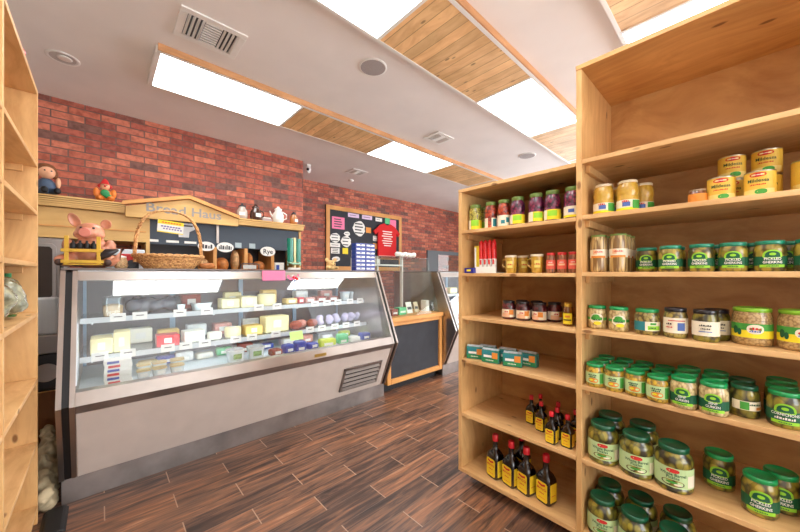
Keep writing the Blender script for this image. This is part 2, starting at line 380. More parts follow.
# ================================================================== the room
XL, XR, YB, YA, YW, XC = -1.05, 7.6, -2.8, 4.53, 5.38, 2.23
struct(MB().box(XL - .1, XR + .1, YB - .1, YW + .1, -.1, 0, floor_mat()).build('floor'))
struct(MB().box(XL - .1, XR + .1, YB - .1, YW + .1, CEIL, CEIL + .1, CEILM).build('ceiling'))
BX, BYm = brick_mat('red_brick', 'XZ'), brick_mat('red_brick_return', 'YZ')
struct(MB().box(XL - .1, XC - .02, YA, YW + .1, 0, CEIL, BX).build('wall_front'))
struct(MB().box(XC - .02, XC, YA, YW, 0, CEIL, BYm).build('wall_front_return'))
struct(MB().box(XC, XR + .1, YW, YW + .1, 0, CEIL, BX).build('wall_far'))
WP = mat('cream_wall_paint', (232, 226, 214), .85)
struct(MB().box(XL - .1, XL, YB, YW, 0, CEIL, WP).build('wall_left'))
wr = MB(); ry_0, ry_1 = -2.4, 3.2
wr.box(XR, XR + .1, YB, ry_0, 0, CEIL, WP).box(XR, XR + .1, ry_1, YW, 0, CEIL, WP).box(XR, XR + .1, ry_0, ry_1, 0, .35, WP).box(XR, XR + .1, ry_0, ry_1, 2.65, CEIL, WP)
struct(wr.build('wall_right'))
wf = MB()
for i in range(5):
    y = ry_0 + (ry_1 - ry_0) * i / 4; wf.box(XR + .02, XR + .08, y - .03, y + .03, .35, 2.65, DARKG)
wf.box(XR + .02, XR + .08, ry_0, ry_1, .35, .4, DARKG).box(XR + .02, XR + .08, ry_0, ry_1, 2.6, 2.65, DARKG)
struct(wf.build('added_side_window'))  # unseen opening, added so sky light reaches the far ceiling and brick
wb = MB(); wx0, wx1, wz0, wz1 = -.5, 6.8, .35, 2.65
wb.box(XL - .1, wx0, YB - .1, YB, 0, CEIL, WP).box(wx1, XR + .1, YB - .1, YB, 0, CEIL, WP).box(wx0, wx1, YB - .1, YB, 0, wz0, WP).box(wx0, wx1, YB - .1, YB, wz1, CEIL, WP)
struct(wb.build('wall_back'))
wf = MB()
for i in range(6):
    x = wx0 + (wx1 - wx0) * i / 5; wf.box(x - .03, x + .03, YB - .08, YB - .02, wz0, wz1, DARKG)
wf.box(wx0, wx1, YB - .08, YB - .02, wz0, wz0 + .05, DARKG).box(wx0, wx1, YB - .08, YB - .02, wz1 - .05, wz1, DARKG)
struct(wf.build('unseen_storefront'))  # unseen storefront opening, put in to bring daylight from behind the camera
pv = MB().box(5.4, 7.55, YB - 6, YB - 5.9, -.1, 0, WP)
# baseboard under the brick of the far wall
struct(MB().box(XC, XR, YW - .015, YW, 0, .1, DARKG).build('baseboard_far'))

# ------------------------------------------------------------------ dropped ceiling strips
PZc = 3.0
def strip(x0, x1, y0, y1, segs, n):
    """white frame box with a wood fascia on the near side; segs = [(xa, xb, 'light'|'wood')]"""
    f = MB(); t = .028
    f.box(x0, x1, y1 - .012, y1 + .012, PZc, CEIL - .001, WHITEP).box(x0, x0 + .02, y0, y1, PZc, CEIL - .001, WHITEP)
    f.box(x0, x1, y0 - t, y0, PZc, PZc + .012, WHITEP)
    cuts = [s_[0] for s_ in segs] + [segs[-1][1]]
    for c in cuts: f.box(c - .012, c + .012, y0, y1, PZc - .001, CEIL - .001, WHITEP)
    struct(f.build('trim_%d' % n))
    struct(MB().box(x0, x1, y0 - t - .01, y0 - t, PZc + .002, CEIL - .001, FASC).build('trim_%d' % (n + 1)))
    k = 0
    for a, b, kind in segs:
        if kind == 'wood':
            struct(MB().box(a + .012, b - .012, y0, y1 - .012, PZc + .003, PZc + .02, PLANK).build('trim_%d' % (n + 2 + k))); k += 1
    return n + 2 + k
def light(x0, x1, y0, y1, label):
    t = thing('ceiling_light', label, 'ceiling light', ((x0 + x1) / 2, (y0 + y1) / 2, PZc), group='rectangular ceiling light panels')
    a, b = (x1 - x0) / 2 - .014, (y1 - y0) / 2 - .014
    MB().box(-a + .002, a - .002, -b + .002, b - .002, .004, .012, LAMP).build('diffuser', t)
    MB().box(-a, a, -b, b, .014, .05, WHITEP).build('housing', t)
n = 1
n = strip(.308, 5.5, 2.972, 3.535, [(.308, 1.457, 'light'), (1.457, 2.66, 'wood'), (2.66, 3.88, 'light'), (3.88, 5.06, 'wood'), (5.06, 5.5, 'wood')], n)
light(.308, 1.457, 2.972, 3.535, 'long bright light panel at the left end of the strip beside the brick wall')
light(2.66, 3.88, 2.972, 3.535, 'bright light panel at the far end of the strip beside the brick wall')
n = strip(.30, 5.5, 1.212, 1.76, [(.30, 1.425, 'light'), (1.425, 2.645, 'wood'), (2.645, 3.78, 'light'), (3.78, 5.0, 'wood'), (5.0, 5.5, 'wood')], n)
light(.30, 1.425, 1.212, 1.76, 'bright light panel cut off by the top edge of the photo')
light(2.645, 3.78, 1.212, 1.76, 'bright square-looking light panel above the low half of the jar shelves')
n = strip(.10, 5.0, .03, .575, [(.10, 1.44, 'light'), (1.44, 2.607, 'wood'), (2.607, 3.75, 'light'), (3.75, 5.0, 'wood')], n)
light(2.607, 3.75, .03, .575, 'bright light panel just above the top of the tall jar shelf')
light(.10, 1.44, .03, .575, 'bright light panel overhead, outside the picture')

# vents, speakers, downlight
def vent(x, y, a, b, label, rz=0):
    t = thing('ceiling_vent', label, 'air vent', (x, y, CEIL), rz, group='ceiling air vents')
    f = MB(); z = -.001
    f.box(-a, a, -b, -b + .045, -.012, z, WHITEP).box(-a, a, b - .045, b, -.012, z, WHITEP).box(-a, -a + .045, -b + .045, b - .045, -.012, z, WHITEP).box(a - .045, a, -b + .045, b - .045, -.012, z, WHITEP)
    f.build('frame', t, bevel=.002)
    MB().box(-a + .04, a - .04, -b + .04, b - .04, -.003, -.001, DARKG).build('duct', t)
    w_ = a - .05; s_ = MB()
    for sg in (-1, 1):
        for i in range(4):
            x0 = sg * (w_ * .40 + i * w_ * .18)
            s_.raw([(x0, -b + .045, -.004), (x0 + .012 * sg, -b + .045, -.016), (x0 + .012 * sg, b - .045, -.016), (x0, b - .045, -.004)], [(0, 1, 2, 3)], WHITEP)
            s_.box(x0, x0 + .004, -b + .045, b - .045, -.016, -.004, WHITEP)
    for i in range(9):
        y0 = -b + .055 + i * (2 * b - .11) / 8; s_.box(-w_ * .34, w_ * .34, y0 - .005, y0 + .005, -.014, -.005, WHITEP)
    s_.build('louvres', t)
vent(.57, 2.58, .2, .165, 'large white ceiling air vent near the left light panel')
vent(3.09, 2.60, .15, .13, 'small ceiling air vent between the two plank strips')
vent(3.12, 4.40, .15, .13, 'ceiling air vent nearest the brick wall')
def disc(name, x, y, r, col, label, group=None):
    t = thing(name, label, 'ceiling speaker' if 'speaker' in name else 'ceiling fixture', (x, y, CEIL), 0, group)
    MB().lathe([(r, -.001), (r, -.006), (r * .93, -.009), (r * .88, -.009)], WHITEP, 32, cap1=False).build('rim', t)
    MB().lathe([(r * .9, -.0085), (r * .3, -.0105), (.001, -.0105)], col, 32).build('grille', t)
SPK = mat('grey_speaker_mesh', (168, 160, 158), .8, noise=.2, nscale=300)
disc('ceiling_speaker', 1.637, 2.077, .115, SPK, 'round grey ceiling speaker between the two rows of lights, nearer the camera', 'round ceiling speakers')
disc('ceiling_speaker', 4.48, 2.116, .12, SPK, 'round grey ceiling speaker above the low jar shelf', 'round ceiling speakers')
t = thing('downlight', 'round white recessed downlight near the left wooden shelf', 'downlight', (-.219, 3.66, CEIL))
MB().lathe([(.10, -.001), (.10, -.004), (.085, -.006), (.078, -.003)], WHITEP, 32, cap1=False).build('trim_ring', t)
MB().lathe([(.04, -.002), (.045, -.007), (.034, -.010), (.001, -.010)], mat('lamp_eye', (228, 224, 218), .4), 24, c=(.01, -.01)).build('lamp_eye', t)
MB().lathe([(.077, -.0038), (.001, -.0038)], mat('recess_grey', (190, 184, 180), .7), 24, cap0=False, cap1=False).build('recess', t)
t = tag(MB().lathe([(.05, -.001), (.05, -.02), (.035, -.03), (.001, -.032)], WHITEP, 20).build('smoke_detector'), 'small white smoke detector on the ceiling beyond the far vent', 'smoke detector'); t.location = (3.31, 4.85, CEIL)
t = thing('security_camera', 'small white security camera at the brick corner under the ceiling', 'security camera', (2.36, 4.62, CEIL))
MB().box(-.03, .03, -.03, .03, -.03, -.001, WHITEP).box(-.012, .012, -.012, .012, -.08, -.03, WHITEP).build('bracket', t)
MB().lathe([(.001, -.03), (.035, -.035), (.045, -.07), (.04, -.11), (.02, -.13), (.001, -.135)], WHITEP, 16).build('housing', t)
MB().sph((-.02, -.03, -.085), .022, BLACK).build('lens', t)

# ================================================================== wooden shelf units
def cleat(parent, x0, x1, y0, y1, z):
    MB().box(x0, x1, y0, y1, z - .055, z - .02, PZ).build('cleat', parent, bevel=.002)
D0, D1 = 1.70, 2.21
u = thing('shelving_unit', 'lower pine shelving unit left of the tall one, holding seasoning bottles and jam', 'shelf', (0, 0, 0))
ly0, ly1 = .557, 1.262
MB().box(D0, D1, ly1 - .025, ly1, .078, 1.875, PZ).build('side_panel', u, bevel=.0015)
MB().box(D1, D1 + .012, ly0, ly1, .06, 1.896, PLY).build('back_panel', u)
LZ = [.100, .457, .806, 1.078, 1.355, 1.629]
for z in LZ[1:]:
    MB().box(D0, D1, ly0 + .0005, ly1 - .0255, z - .02, z, PY).build('shelf_board', u, bevel=.0015)
    for yy in ((ly0 + .001, ly0 + .02), (ly1 - .046, ly1 - .026)): cleat(u, D0 + .05, D1 - .02, yy[0], yy[1], z)
MB().box(D0 - .002, D1, ly0 + .0005, ly1, .078, .1, PY).build('bottom_board', u, bevel=.0015)
MB().box(D0 - .002, D1, ly0 + .0005, ly1, 1.876, 1.896, PY).build('top_board', u, bevel=.0015)
MB().box(D0 + .03, D0 + .05, ly0, ly1 - .06, .052, .0775, PY).build('base_rail', u)
MB().box(D1 - .05, D1 - .03, ly0, ly1 - .06, .052, .0775, PY).build('base_rail', u)
for cx_ in (D0 + .14, D1 - .1):
    for cy_ in (ly0 + .06, ly1 - .16): MB().lathe([(.02, 0), (.026, .01), (.026, .04), (.03, .045), (.03, .0775)], BLACK, 16, c=(cx_, cy_)).build('foot', u)
u = thing('shelving_unit', 'tall pine shelving unit at the right, full of pickle jars', 'shelf', (0, 0, 0))
ry0, ry1 = -.62, .556
MB().box(D0, D1, ry1 - .025, ry1, 0, 2.343, PZ).build('side_panel', u, bevel=.0015)
MB().box(D0, D1, ry0, ry0 + .025, 0, 2.343, PZ).build('side_panel', u, bevel=.0015)
MB().box(D1, D1 + .012, ry0, ry1, .0, 2.366, PLY).build('back_panel', u)
RZ = [.100, .457, .812, 1.083, 1.359, 1.634, 1.904]
for z in RZ:
    MB().box(D0, D1, ry0 + .0255, ry1 - .0255, z - .021, z, PY).build('shelf_board', u, bevel=.0015)
    cleat(u, D0 + .05, D1 - .02, ry1 - .046, ry1 - .026, z)
MB().box(D0 - .003, D1, ry0 - .002, ry1 + .001, 2.3435, 2.366, PLYK).build('top_board', u, bevel=.0015)
MB().box(D0 + .022, D0 + .042, ry0 + .026, ry1 - .026, 0, .078, PY).build('plinth', u)
# left unit
FX = -.25
u = thing('shelving_unit', 'pine shelving unit at the left edge, seen almost edge-on', 'shelf', (0, 0, 0))
for y in (2.62, 1.785, .95): MB().box(-.65, FX, y - .022, y, 0, 2.318, PZ).build('side_panel', u, bevel=.0015)
MB().box(-.662, -.65, .93, 2.62, 0, 2.34, wood('plywood_left', (214, 164, 104), (170, 110, 56), 1, knots=False, scale=.5)).build('back_panel', u)
LLZ = [.103, .446, .789, 1.143, 1.41, 1.687, 1.945]
for z in LLZ:
    for a, b in ((.951, 1.762), (1.786, 2.597)):
        MB().box(-.649, FX, a, b, z - .021, z, PY).build('shelf_board', u, bevel=.0015)
        cleat(u, -.62, FX - .05, b - .02, b - .001, z)
MB().box(-.66, FX, .93, 2.622, 2.319, 2.342, PY).build('top_board', u, bevel=.0015)
MB().box(FX - .035, FX - .015, .951, 2.597, 0, .081, PY).build('plinth', u)
# wall behind the tall shelves side of the shop: none, the room goes on

# ================================================================== refrigerated deli case
def deli_case(x0, x1, label, loud=True):
    t = thing('deli_case', label, 'display case', (0, 0, 0))
    prof = [(2.70, .142), (2.485, .625), (2.80, 1.373), (3.66, 1.373), (3.66, .142)]
    core = [(2.712, .142), (2.499, .625), (2.812, 1.365), (3.66, 1.365), (3.66, .142)]
    for s_, a in ((1, x0), (-1, x1)):
        o = thing_part = MB().prism_x(prof, a, a + s_ * .022, STEEL).prism_x(prof, a + s_ * .052, a + s_ * .074, STEEL).prism_x(core, a + s_ * .022, a + s_ * .052, BLACK).build('end_panel', t)
    a, b = x0 + .075, x1 - .075
    MB().box(x0, x1, 2.79, 3.68, 1.3735, 1.388, mat('dull_bronze_steel', (120, 110, 104), .5, metal=.7)).build('counter_top', t, bevel=.003)
    MB().prism_x([(2.803, 1.373), (2.777, 1.312), (2.80, 1.306), (2.83, 1.373)], a, b, STEEL).build('header_bar', t)
    MB().prism_x([(2.785, 1.311), (2.581, .690), (2.587, .688), (2.791, 1.309)], a, b, GLASS).build('front_glass', t)
    MB().prism_x([(2.517, .692), (2.487, .625), (2.530, .62), (2.589, .686), (2.579, .694)], a, b, STEEL).build('rail', t)
    MB().prism_x([(2.487, .624), (2.507, .578), (2.55, .578), (2.53, .62)], a, b, STEELD).build('lower_rail', t)  # down-facing band; its shade is put into the darker steel colour
    MB().prism_x([(2.515, .577), (2.695, .146), (2.72, .146), (2.55, .577)], a, b, PANEL).build('front_panel', t, bevel=.004)
    MB().box(x0 + .01, x1 - .01, 2.712, 3.6, 0, .1415, STEELD).build('kick_plate', t)
    MB().box(a, b, 2.73, 3.60, .142, .60, LINER).build('cooling_unit', t)
    MB().box(a, b, 3.57, 3.60, .60, 1.372, mat('sliding_door_grey', (104, 106, 116), .4)).build('back_wall', t)
    for i in range(5):
        x = a + (b - a) * i / 4; MB().box(max(a, x - .02), min(b, x + .02), 3.55, 3.569, .60, 1.372, LINER).build('door_frame', t)
    MB().box(a, b, 2.62, 3.56, .601, .62, INW).build('deck', t)
    MB().box(a, b, 2.80, 3.57, 1.345, 1.372, INW).build('canopy', t)
    for z, y in ((1.035, 3.0), (.785, 2.95)):
        g = MB().box(a + .002, b - .002, y, 3.5, z, z + .008, thin_glass('shelf_glass', (.9, .95, .96), 1.45)).build('glass_shelf', t)
        MB().box(a + .002, b - .002, y - .012, y - .001, z - .018, z + .018, INW).build('price_rail', g)
        MB().box(a + .05, b - .05, y + .004, y + .02, z - .014, z - .002, TUBE).build('light_tube', g)
        for i in range(4):
            x = a + .06 + (b - a - .12) * i / 3; MB().box(x - .004, x + .004, y + .02, 3.55, z - .03, z - .016, INW).build('bracket', g)
    MB().lathe([(.013, a + .03), (.013, b - .03)], TUBE, 10).build('light_tube', t)
    lt = bpy.context.scene.objects  # tube is built upright, lay it along x
    o = t.children[-1] if False else None
    return t
def lay_tubes():
    pass
c1 = deli_case(-.178, 2.30, 'long slanted-glass deli display case full of cheese and cold cuts')
c2 = deli_case(3.30, 5.6, 'second deli display case, right of the chalkboard counter')
# the upright lathe tubes become tubes along x
for c in (c1, c2):
    for ch in list(c.children):
        if ch.name.startswith('light_tube'):
            ch.rotation_euler = (0, R(90), 0); ch.location = (0, 2.85, 1.322)
def on_slope(zz, off):       # a point of the slanted front panel
    k = (.577 - zz) / .431; return (2.515 + k * .18 - off * .92, zz - off * .385)
v = MB(); fr = []
vx0, vx1, vz0, vz1 = 1.68, 2.14, .21, .455
for (za, zb, xa, xb) in ((vz1, vz1 - .02, vx0, vx1), (vz0 + .02, vz0, vx0, vx1), (vz1, vz0, vx0, vx0 + .02), (vz1, vz0, vx1 - .02, vx1)):
    v.prism_x([on_slope(za, .014), on_slope(zb, .014), on_slope(zb, -.004), on_slope(za, -.004)], xa, xb, STEELD)
vg = v.build('vent_grille', c1)
MB().prism_x([on_slope(vz1, .002), on_slope(vz0, .002), on_slope(vz0, 0), on_slope(vz1, 0)], vx0 + .01, vx1 - .01, BLACK).build('vent_opening', vg)
sl = MB()
for i in range(5):
    z = vz1 - .03 - i * .046
    sl.prism_x([on_slope(z, .003), on_slope(z - .022, .018), on_slope(z - .024, .014), on_slope(z - .003, .0)], vx0 + .02, vx1 - .02, mat('dull_louvre', (132, 122, 114), .5))
sl.build('louvres', vg)
MB().box(1.33, 1.44, 2.482, 2.486, .64, .665, mat('brass_plate', (190, 160, 90), .35, metal=1)).build('name_plate', c1)
# white strip inside the left end, as in the photo
MB().prism_x([(2.56, .72), (2.70, 1.05), (2.82, 1.05), (2.82, .72)], -.108, -.100, INW).build('end_liner', c1)
# notes on the header
tag(MB().raw([(xat(262, 2.78), 2.776, 1.378), (xat(285, 2.78), 2.776, 1.378), (xat(285, 2.77), 2.762, 1.295), (xat(262, 2.77), 2.762, 1.295)], [(0, 1, 2, 3)], PINK).build('paper_note'), 'pink paper note taped to the top bar of the deli case', 'note')
st = MB()
for i in range(16):
    x = xat(287, 2.77) + random.random() * .11; z = 1.30 + random.random() * .06; r = .008 + random.random() * .006
    st.raw([(x + r * math.cos(a * 1.05), 2.768 - .012 + (z - 1.3) * .42 - (.002), z + r * math.sin(a * 1.05)) for a in range(6)], [tuple(range(6))], random.choice((PINK, PAPER, REDM)))
tag(st.build('flower_sticker'), 'small floral sticker beside the pink note on the deli case bar', 'sticker')
def on_glass(z, off=.002): k = (1.311 - z) / .621; return 2.785 - k * .204 - off
gx0, gx1 = xat(291, 2.6), xat(304, 2.6)
tag(MB().raw([(gx0, on_glass(.855), .855), (gx1, on_glass(.855), .855), (gx1, on_glass(.785), .785), (gx0, on_glass(.785), .785)], [(0, 1, 2, 3)], mat('lime_paper', (196, 236, 140), .8)).build('paper_note'), 'pale green paper note stuck on the lower glass of the deli case', 'note')

# ------------------------------------------------------------------ deli contents
CH1 = mat('pale_cheese', (244, 230, 176), .5, noise=.06, nscale=20); CH2 = mat('golden_cheese', (236, 200, 120), .5, noise=.08); CH3 = mat('white_cheese', (244, 240, 224), .5)
WRAP = mat('clear_wrap', (226, 228, 226), .15, coat=1, noise=.1, nscale=40); MEAT = mat('cured_meat', (150, 70, 60), .4, noise=.35, nscale=60); MEATP = mat('pink_ham', (214, 150, 140), .4, noise=.2, nscale=50)
REDW = mat('red_wax', (226, 40, 50), .3, coat=.5); NUTS = mat('nuts', (214, 178, 130), .6, noise=.35, nscale=120, bump=.6); BLUEP = mat('blue_pack', (40, 70, 170), .3, coat=.4)
TUBP = mat('translucent_tub', (226, 232, 232), .2, coat=.6); GOLD = mat('gold_foil_lid', (226, 200, 150), .3, metal=.4); LIME = mat('lime_pack', (206, 220, 60), .4)
def tagk(px, Y, z, n, what):
    pass
def cheese_block(px0, px1, Y, z, h, d, m, label, group='cheeses in the deli case'):
    xa, xb = xat(px0, Y), xat(px1, Y); cx = (xa + xb) / 2; a = (xb - xa) / 2
    t = thing('cheese_block', label, 'cheese', (cx, Y + d / 2, z), R(random.uniform(-4, 4)), group)
    MB().box(-a, a, -d / 2, d / 2, 0, h, m).build('cheese', t, bevel=.008, seg=2)
    MB().box(-a * .35, a * .3, -d / 2 - .0015, -d / 2 - .0005, h * .3, h * .75, PAPER).build('sticker', t)
    return t
def cheese_wheel(px0, px1, Y, z, h, m, label):
    xa, xb = xat(px0, Y), xat(px1, Y); r = (xb - xa) / 2 * .92
    t = thing('round_cheese', label, 'cheese', ((xa + xb) / 2, Y + r, z), 0, 'cheeses in the deli case')
    MB().lathe([(r * .9, 0), (r, h * .12), (r, h * .85), (r * .93, h)], m, 28).build('cheese', t)
    MB().lathe([(r * .5, h + .0005), (r * .5, h + .001)], PAPER, 20).build('sticker', t)
def tub(px0, px1, Y, z, h, m, lid, label, name='food_tub', group='tubs in the deli case', cont=None):
    xa, xb = xat(px0, Y), xat(px1, Y); r = (xb - xa) / 2 * .9
    t = thing(name, label, 'tub', ((xa + xb) / 2, Y + r, z), R(random.uniform(-10, 10)), group)
    MB().lathe([(r * .8, 0), (r * .95, h * .85)], m, 24, p=5).build('tub', t)
    MB().lathe([(r, h * .85), (r * 1.03, h * .88), (r * 1.0, h)], lid, 24, p=5).build('lid', t)
    MB().box(-r * .5, r * .5, -r * .93, -r * .915, h * .3, h * .7, cont or PAPER).build('paper_label', t)
    return t
N_ = ('first', 'second', 'third', 'fourth', 'fifth', 'sixth', 'seventh', 'eighth', 'ninth', 'tenth', 'eleventh')
Z1, Z2, Z3 = 1.0435, .7935, .6205
# upper shelf
xa, xb = xat(101, 3.1), xat(125, 3.1); cx = (xa + xb) / 2; r = (xb - xa) / 2
t = thing('snack_tub', 'clear square tub of nuts at the left end of the upper case shelf', 'tub', (cx, 3.17, Z1))
MB().lathe([(r * .85, 0), (r * .97, .13), (r * 1.05, .135), (r * 1.05, .142)], thin_glass('clear_plastic', (.93, .95, .96), 1.4, .05), 24, p=6, cap1=False).build('tub', t)
MB().lathe([(r * .8, .003), (r * .87, .07), (r * .5, .085), (.001, .088)], NUTS, 24, p=6).build('nuts', t)
b = MB(); xa, xb = xat(134, 3.12), xat(176, 3.12)
for i in range(9): b.sph(((xb - xa) * (i / 8 - .5), random.uniform(0, .08), .05 + random.random() * .03), (.055, .06, .055 + .02 * math.sin(i)), mat('dark_shiny_bag', (70, 72, 82), .12, coat=1))
t = tag(b.build('plastic_bag', remesh=.01), 'dark shiny plastic bag on the upper case shelf beside the nut tub', 'bag'); t.location = ((xa + xb) / 2, 3.16, Z1)
tub(177, 186, 3.1, Z1, .06, TUBP, TUBP, 'small clear tub on the upper case shelf right of the dark bag')
tub(192, 214, 3.12, Z1, .06, TUBP, WRAP, 'wide low clear tub on the upper case shelf left of the long cheese')
cheese_block(222, 240, 3.12, Z1, .085, .16, CH1, 'pale cheese wedge at the left of the pair on the upper case shelf')
cheese_block(241, 257, 3.10, Z1, .10, .16, CH1, 'pale cheese block at the right of the pair on the upper case shelf')
cheese_wheel(260, 279, 3.12, Z1, .11, CH1, 'tall round pale cheese on the upper case shelf')
for i, (p0, p1, m, c) in enumerate(((287, 298, CH2, 'tan'), (299, 305, REDW, 'red'), (306, 316, MEATP, 'pink'), (317, 328, MEAT, 'dark red'), (329, 339, MEAT, 'brownish'))):
    xa, xb = xat(p0, 3.15), xat(p1, 3.15); a = (xb - xa) / 2
    t = thing('meat_pack', '%s wrapped meat pack, %s to the right of the tall round cheese' % (c, ('first', 'second', 'third', 'fourth', 'fifth')[i]), 'meat pack', ((xa + xb) / 2, 3.22, Z1), 0, 'packs on the upper case shelf')
    MB().box(-a, a, -.06, .06, 0, .055 + .008 * (i % 2), m).build('pack', t, bevel=.01, seg=2)
    MB().box(-a * .6, a * .6, -.0625, -.0605, .012, .04, PAPER).build('sticker', t)
for i, (p0, p1) in enumerate(((343, 351), (352, 360))):
    tub(p0, p1, 3.2, Z1, .095, TUBP, INW, 'tall white tub at the right of the upper case shelf, %s' % ('left one' if i == 0 else 'right one'))
# middle shelf
cheese_block(90, 113, 3.02, Z2, .11, .2, CH1, 'big pale cheese slab at the left end of the middle case shelf')
cheese_block(114, 131, 3.02, Z2, .14, .2, CH1, 'taller pale cheese slab, second from the left on the middle case shelf')
cheese_block(157, 180, 3.02, Z2, .085, .14, REDW, 'bright red waxed cheese block on the middle case shelf')
cheese_block(184, 205, 3.06, Z2, .09, .14, CH3, 'white wrapped cheese right of the red block')
cheese_wheel(208, 224, 3.04, Z2, .06, CH3, 'low white round cheese on the middle case shelf')
cheese_wheel(226, 244, 3.04, Z2, .085, CH1, 'pale round cheese right of the low white one')
cheese_block(246, 263, 3.04, Z2, .085, .14, CH2, 'golden cheese wedge on the middle case shelf')
cheese_block(265, 289, 3.06, Z2, .15, .14, CH1, 'large wrapped cheese block in the middle of the middle case shelf')
for i, (p, r_) in enumerate(((294, .045), (303, .042), (312, .042))):
    o = MB().sph((0, 0, r_), (r_ * 1.5, r_, r_), MEAT if i != 1 else MEATP).build('salami'); o.location = (xat(p, 3.1), 3.06 + .06 * (i % 2) + .02 * i, Z2)
    tag(o, '%s of the three salamis beside the large cheese on the middle case shelf' % ('left', 'middle', 'right')[i], 'salami', 'salamis on the middle case shelf')
for i, p in enumerate((321, 330, 338, 345.5, 352.5, 359)):
    b = MB()
    for k in range(5): b.sph((random.uniform(-.012, .012), random.uniform(-.03, .03), .032 + .012 * k), (.038, .045, .032), WRAP if k % 2 else mat('lilac_pack', (196, 184, 214), .25, coat=.6))
    o = b.build('meat_bag', remesh=.009); o.location = (xat(p - .5, 3.12), 3.14, Z2)
    tag(o, 'clear bag of sliced meat on the middle case shelf, %s past the salamis' % ('first', 'second', 'third', 'fourth', 'fifth', 'last')[i], 'bag', 'bags on the middle case shelf')
# second rows behind
for i, (p, Y, z, h, m, lb) in enumerate(((107, 3.36, Z2, .10, WRAP, 'clear wrapped cheese'), (140, 3.36, Z2, .12, CH3, 'tall white cheese'), (168, 3.34, Z2, .09, CH2, 'golden cheese'), (196, 3.36, Z2, .11, TUBP, 'clear tub'), (222, 3.34, Z2, .1, MEATP, 'pink ham'), (250, 3.36, Z2, .12, WRAP, 'film-wrapped block'), (276, 3.36, Z2, .1, CH1, 'pale cheese'),
        (232, 3.42, Z1, .13, CH1, 'pale cheese'), (268, 3.42, Z1, .14, CH2, 'golden cheese'), (190, 3.42, Z1, .12, MEAT, 'dark cured ham'), (300, 3.42, Z1, .12, WRAP, 'film-wrapped block'), (325, 3.42, Z1, .11, MEATP, 'pink ham'), (345, 3.42, Z1, .10, MEAT, 'dark cured ham'))):
    t = thing('wrapped_food', '%s in the rear row of the %s case shelf, %s' % (lb, 'middle' if z == Z2 else 'upper', 'behind the left part' if p < 200 else 'behind the centre' if p < 272 else 'towards the right end'), 'food', (xat(p, Y), Y, z), R(random.uniform(-8, 8)), 'rear rows in the deli case')
    MB().box(-.075, .075, -.05, .05, 0, h, m).build('food', t, bevel=.012, seg=2)
    MB().box(-.035, .03, -.0525, -.0508, h * .3, h * .7, PAPER).build('sticker', t)
for i, (p, Y, m, lb) in enumerate(((148, 3.2, GOLD, 'gold'), (166, 3.22, BLUEP, 'blue'), (184, 3.2, WRAP, 'clear'), (204, 3.2, CH3, 'white'), (224, 3.22, GRNP, 'green'), (245, 3.2, MEAT, 'red'), (266, 3.2, BLUEP, 'dark blue'), (288, 3.22, PAPER, 'paper-white'), (306, 3.2, MEATP, 'pink'), (326, 3.22, WRAP, 'clear wrapped'), (344, 3.2, LIME, 'lime'))):
    t = thing('chilled_pack', '%s pack in the rear row of the case deck, %s from the left' % (lb, N_[i]), 'pack', (xat(p, Y), Y, Z3), R(random.uniform(-10, 10)), 'rear packs on the case deck')
    MB().box(-.065, .065, -.04, .04, 0, .05 + .015 * (i % 3), m).build('pack', t, bevel=.014, seg=2)
    MB().box(-.03, .03, -.0425, -.0408, .015, .04, PAPER).build('sticker', t)
# deck
def carton(px0, px1, Y, z, h, label, cols):
    xa, xb = xat(px0, Y), xat(px1, Y); a = (xb - xa) / 2
    t = thing('food_carton', label, 'carton', ((xa + xb) / 2, Y + .08, z), R(random.uniform(-3, 3)), 'cartons stacked on the case deck')
    MB().box(-a, a, -.08, .08, 0, h, cols[0]).build('carton', t, bevel=.002)
    MB().box(-a * .75, a * .1, -.0815, -.0805, h * .2, h * .8, cols[1]).build('printed_panel', t)
for k in range(6):
    carton(104, 132, 2.83, Z3 + k * .0265, .026, 'flat white carton in the stack on the case deck, %s from the bottom' % ('first', 'second', 'third', 'fourth', 'fifth', 'sixth')[k], (PAPER, REDM if k % 2 == 0 else BLUEP))
for i in range(3):
    for j in range(2):
        xx = (136, 152, 170)[i]
        o = tub(xx, xx + 16, 2.82 + j * .13, Z3, .062 + j * .012, TUBP, GOLD, 'oval tub with a gold lid on the case deck, %s row, %s' % (('front', 'rear')[j], ('left', 'middle', 'right')[i]), group='gold-lidded tubs')
for i, (a_, b_) in enumerate(((228, 247), (249, 267))):
    tub(a_, b_, 2.82, Z3, .105, TUBP, WRAP, 'clear tub of salad on the case deck, %s of the two' % ('left', 'right')[i], cont=mat('green_salad', (150, 180, 120), .6, noise=.3, nscale=60))
packs = ((272, 284, MEAT, 'red'), (285, 296, BLUEP, 'blue'), (297, 308, BLUEP, 'blue and white'), (309, 320, BLUEP, 'deep blue'), (322, 338, LIME, 'lime yellow'), (340, 350, GRNP, 'green'), (351, 362, PAPER, 'white'), (363, 372, BLUEP, 'blue'))
for i, (p0, p1, m, c) in enumerate(packs):
    Y = 2.80 + .02 * (i % 2); xa, xb = xat(p0, Y), xat(p1, Y); a = (xb - xa) / 2
    t = thing('chilled_pack', '%s plastic pack on the case deck, %s past the salad tubs' % (c, ('first', 'second', 'third', 'fourth', 'fifth', 'sixth', 'seventh', 'last')[i]), 'pack', ((xa + xb) / 2, Y + .06, Z3), R(random.uniform(-12, 12)), 'chilled packs on the case deck')
    MB().box(-a * .92, a * .92, -.05, .05, 0, .06 + .02 * (i % 3), m).build('pack', t, bevel=.018, seg=2)
    MB().box(-a * .5, a * .5, -.0515, -.0505, .02, .045, PAPER).build('sticker', t)
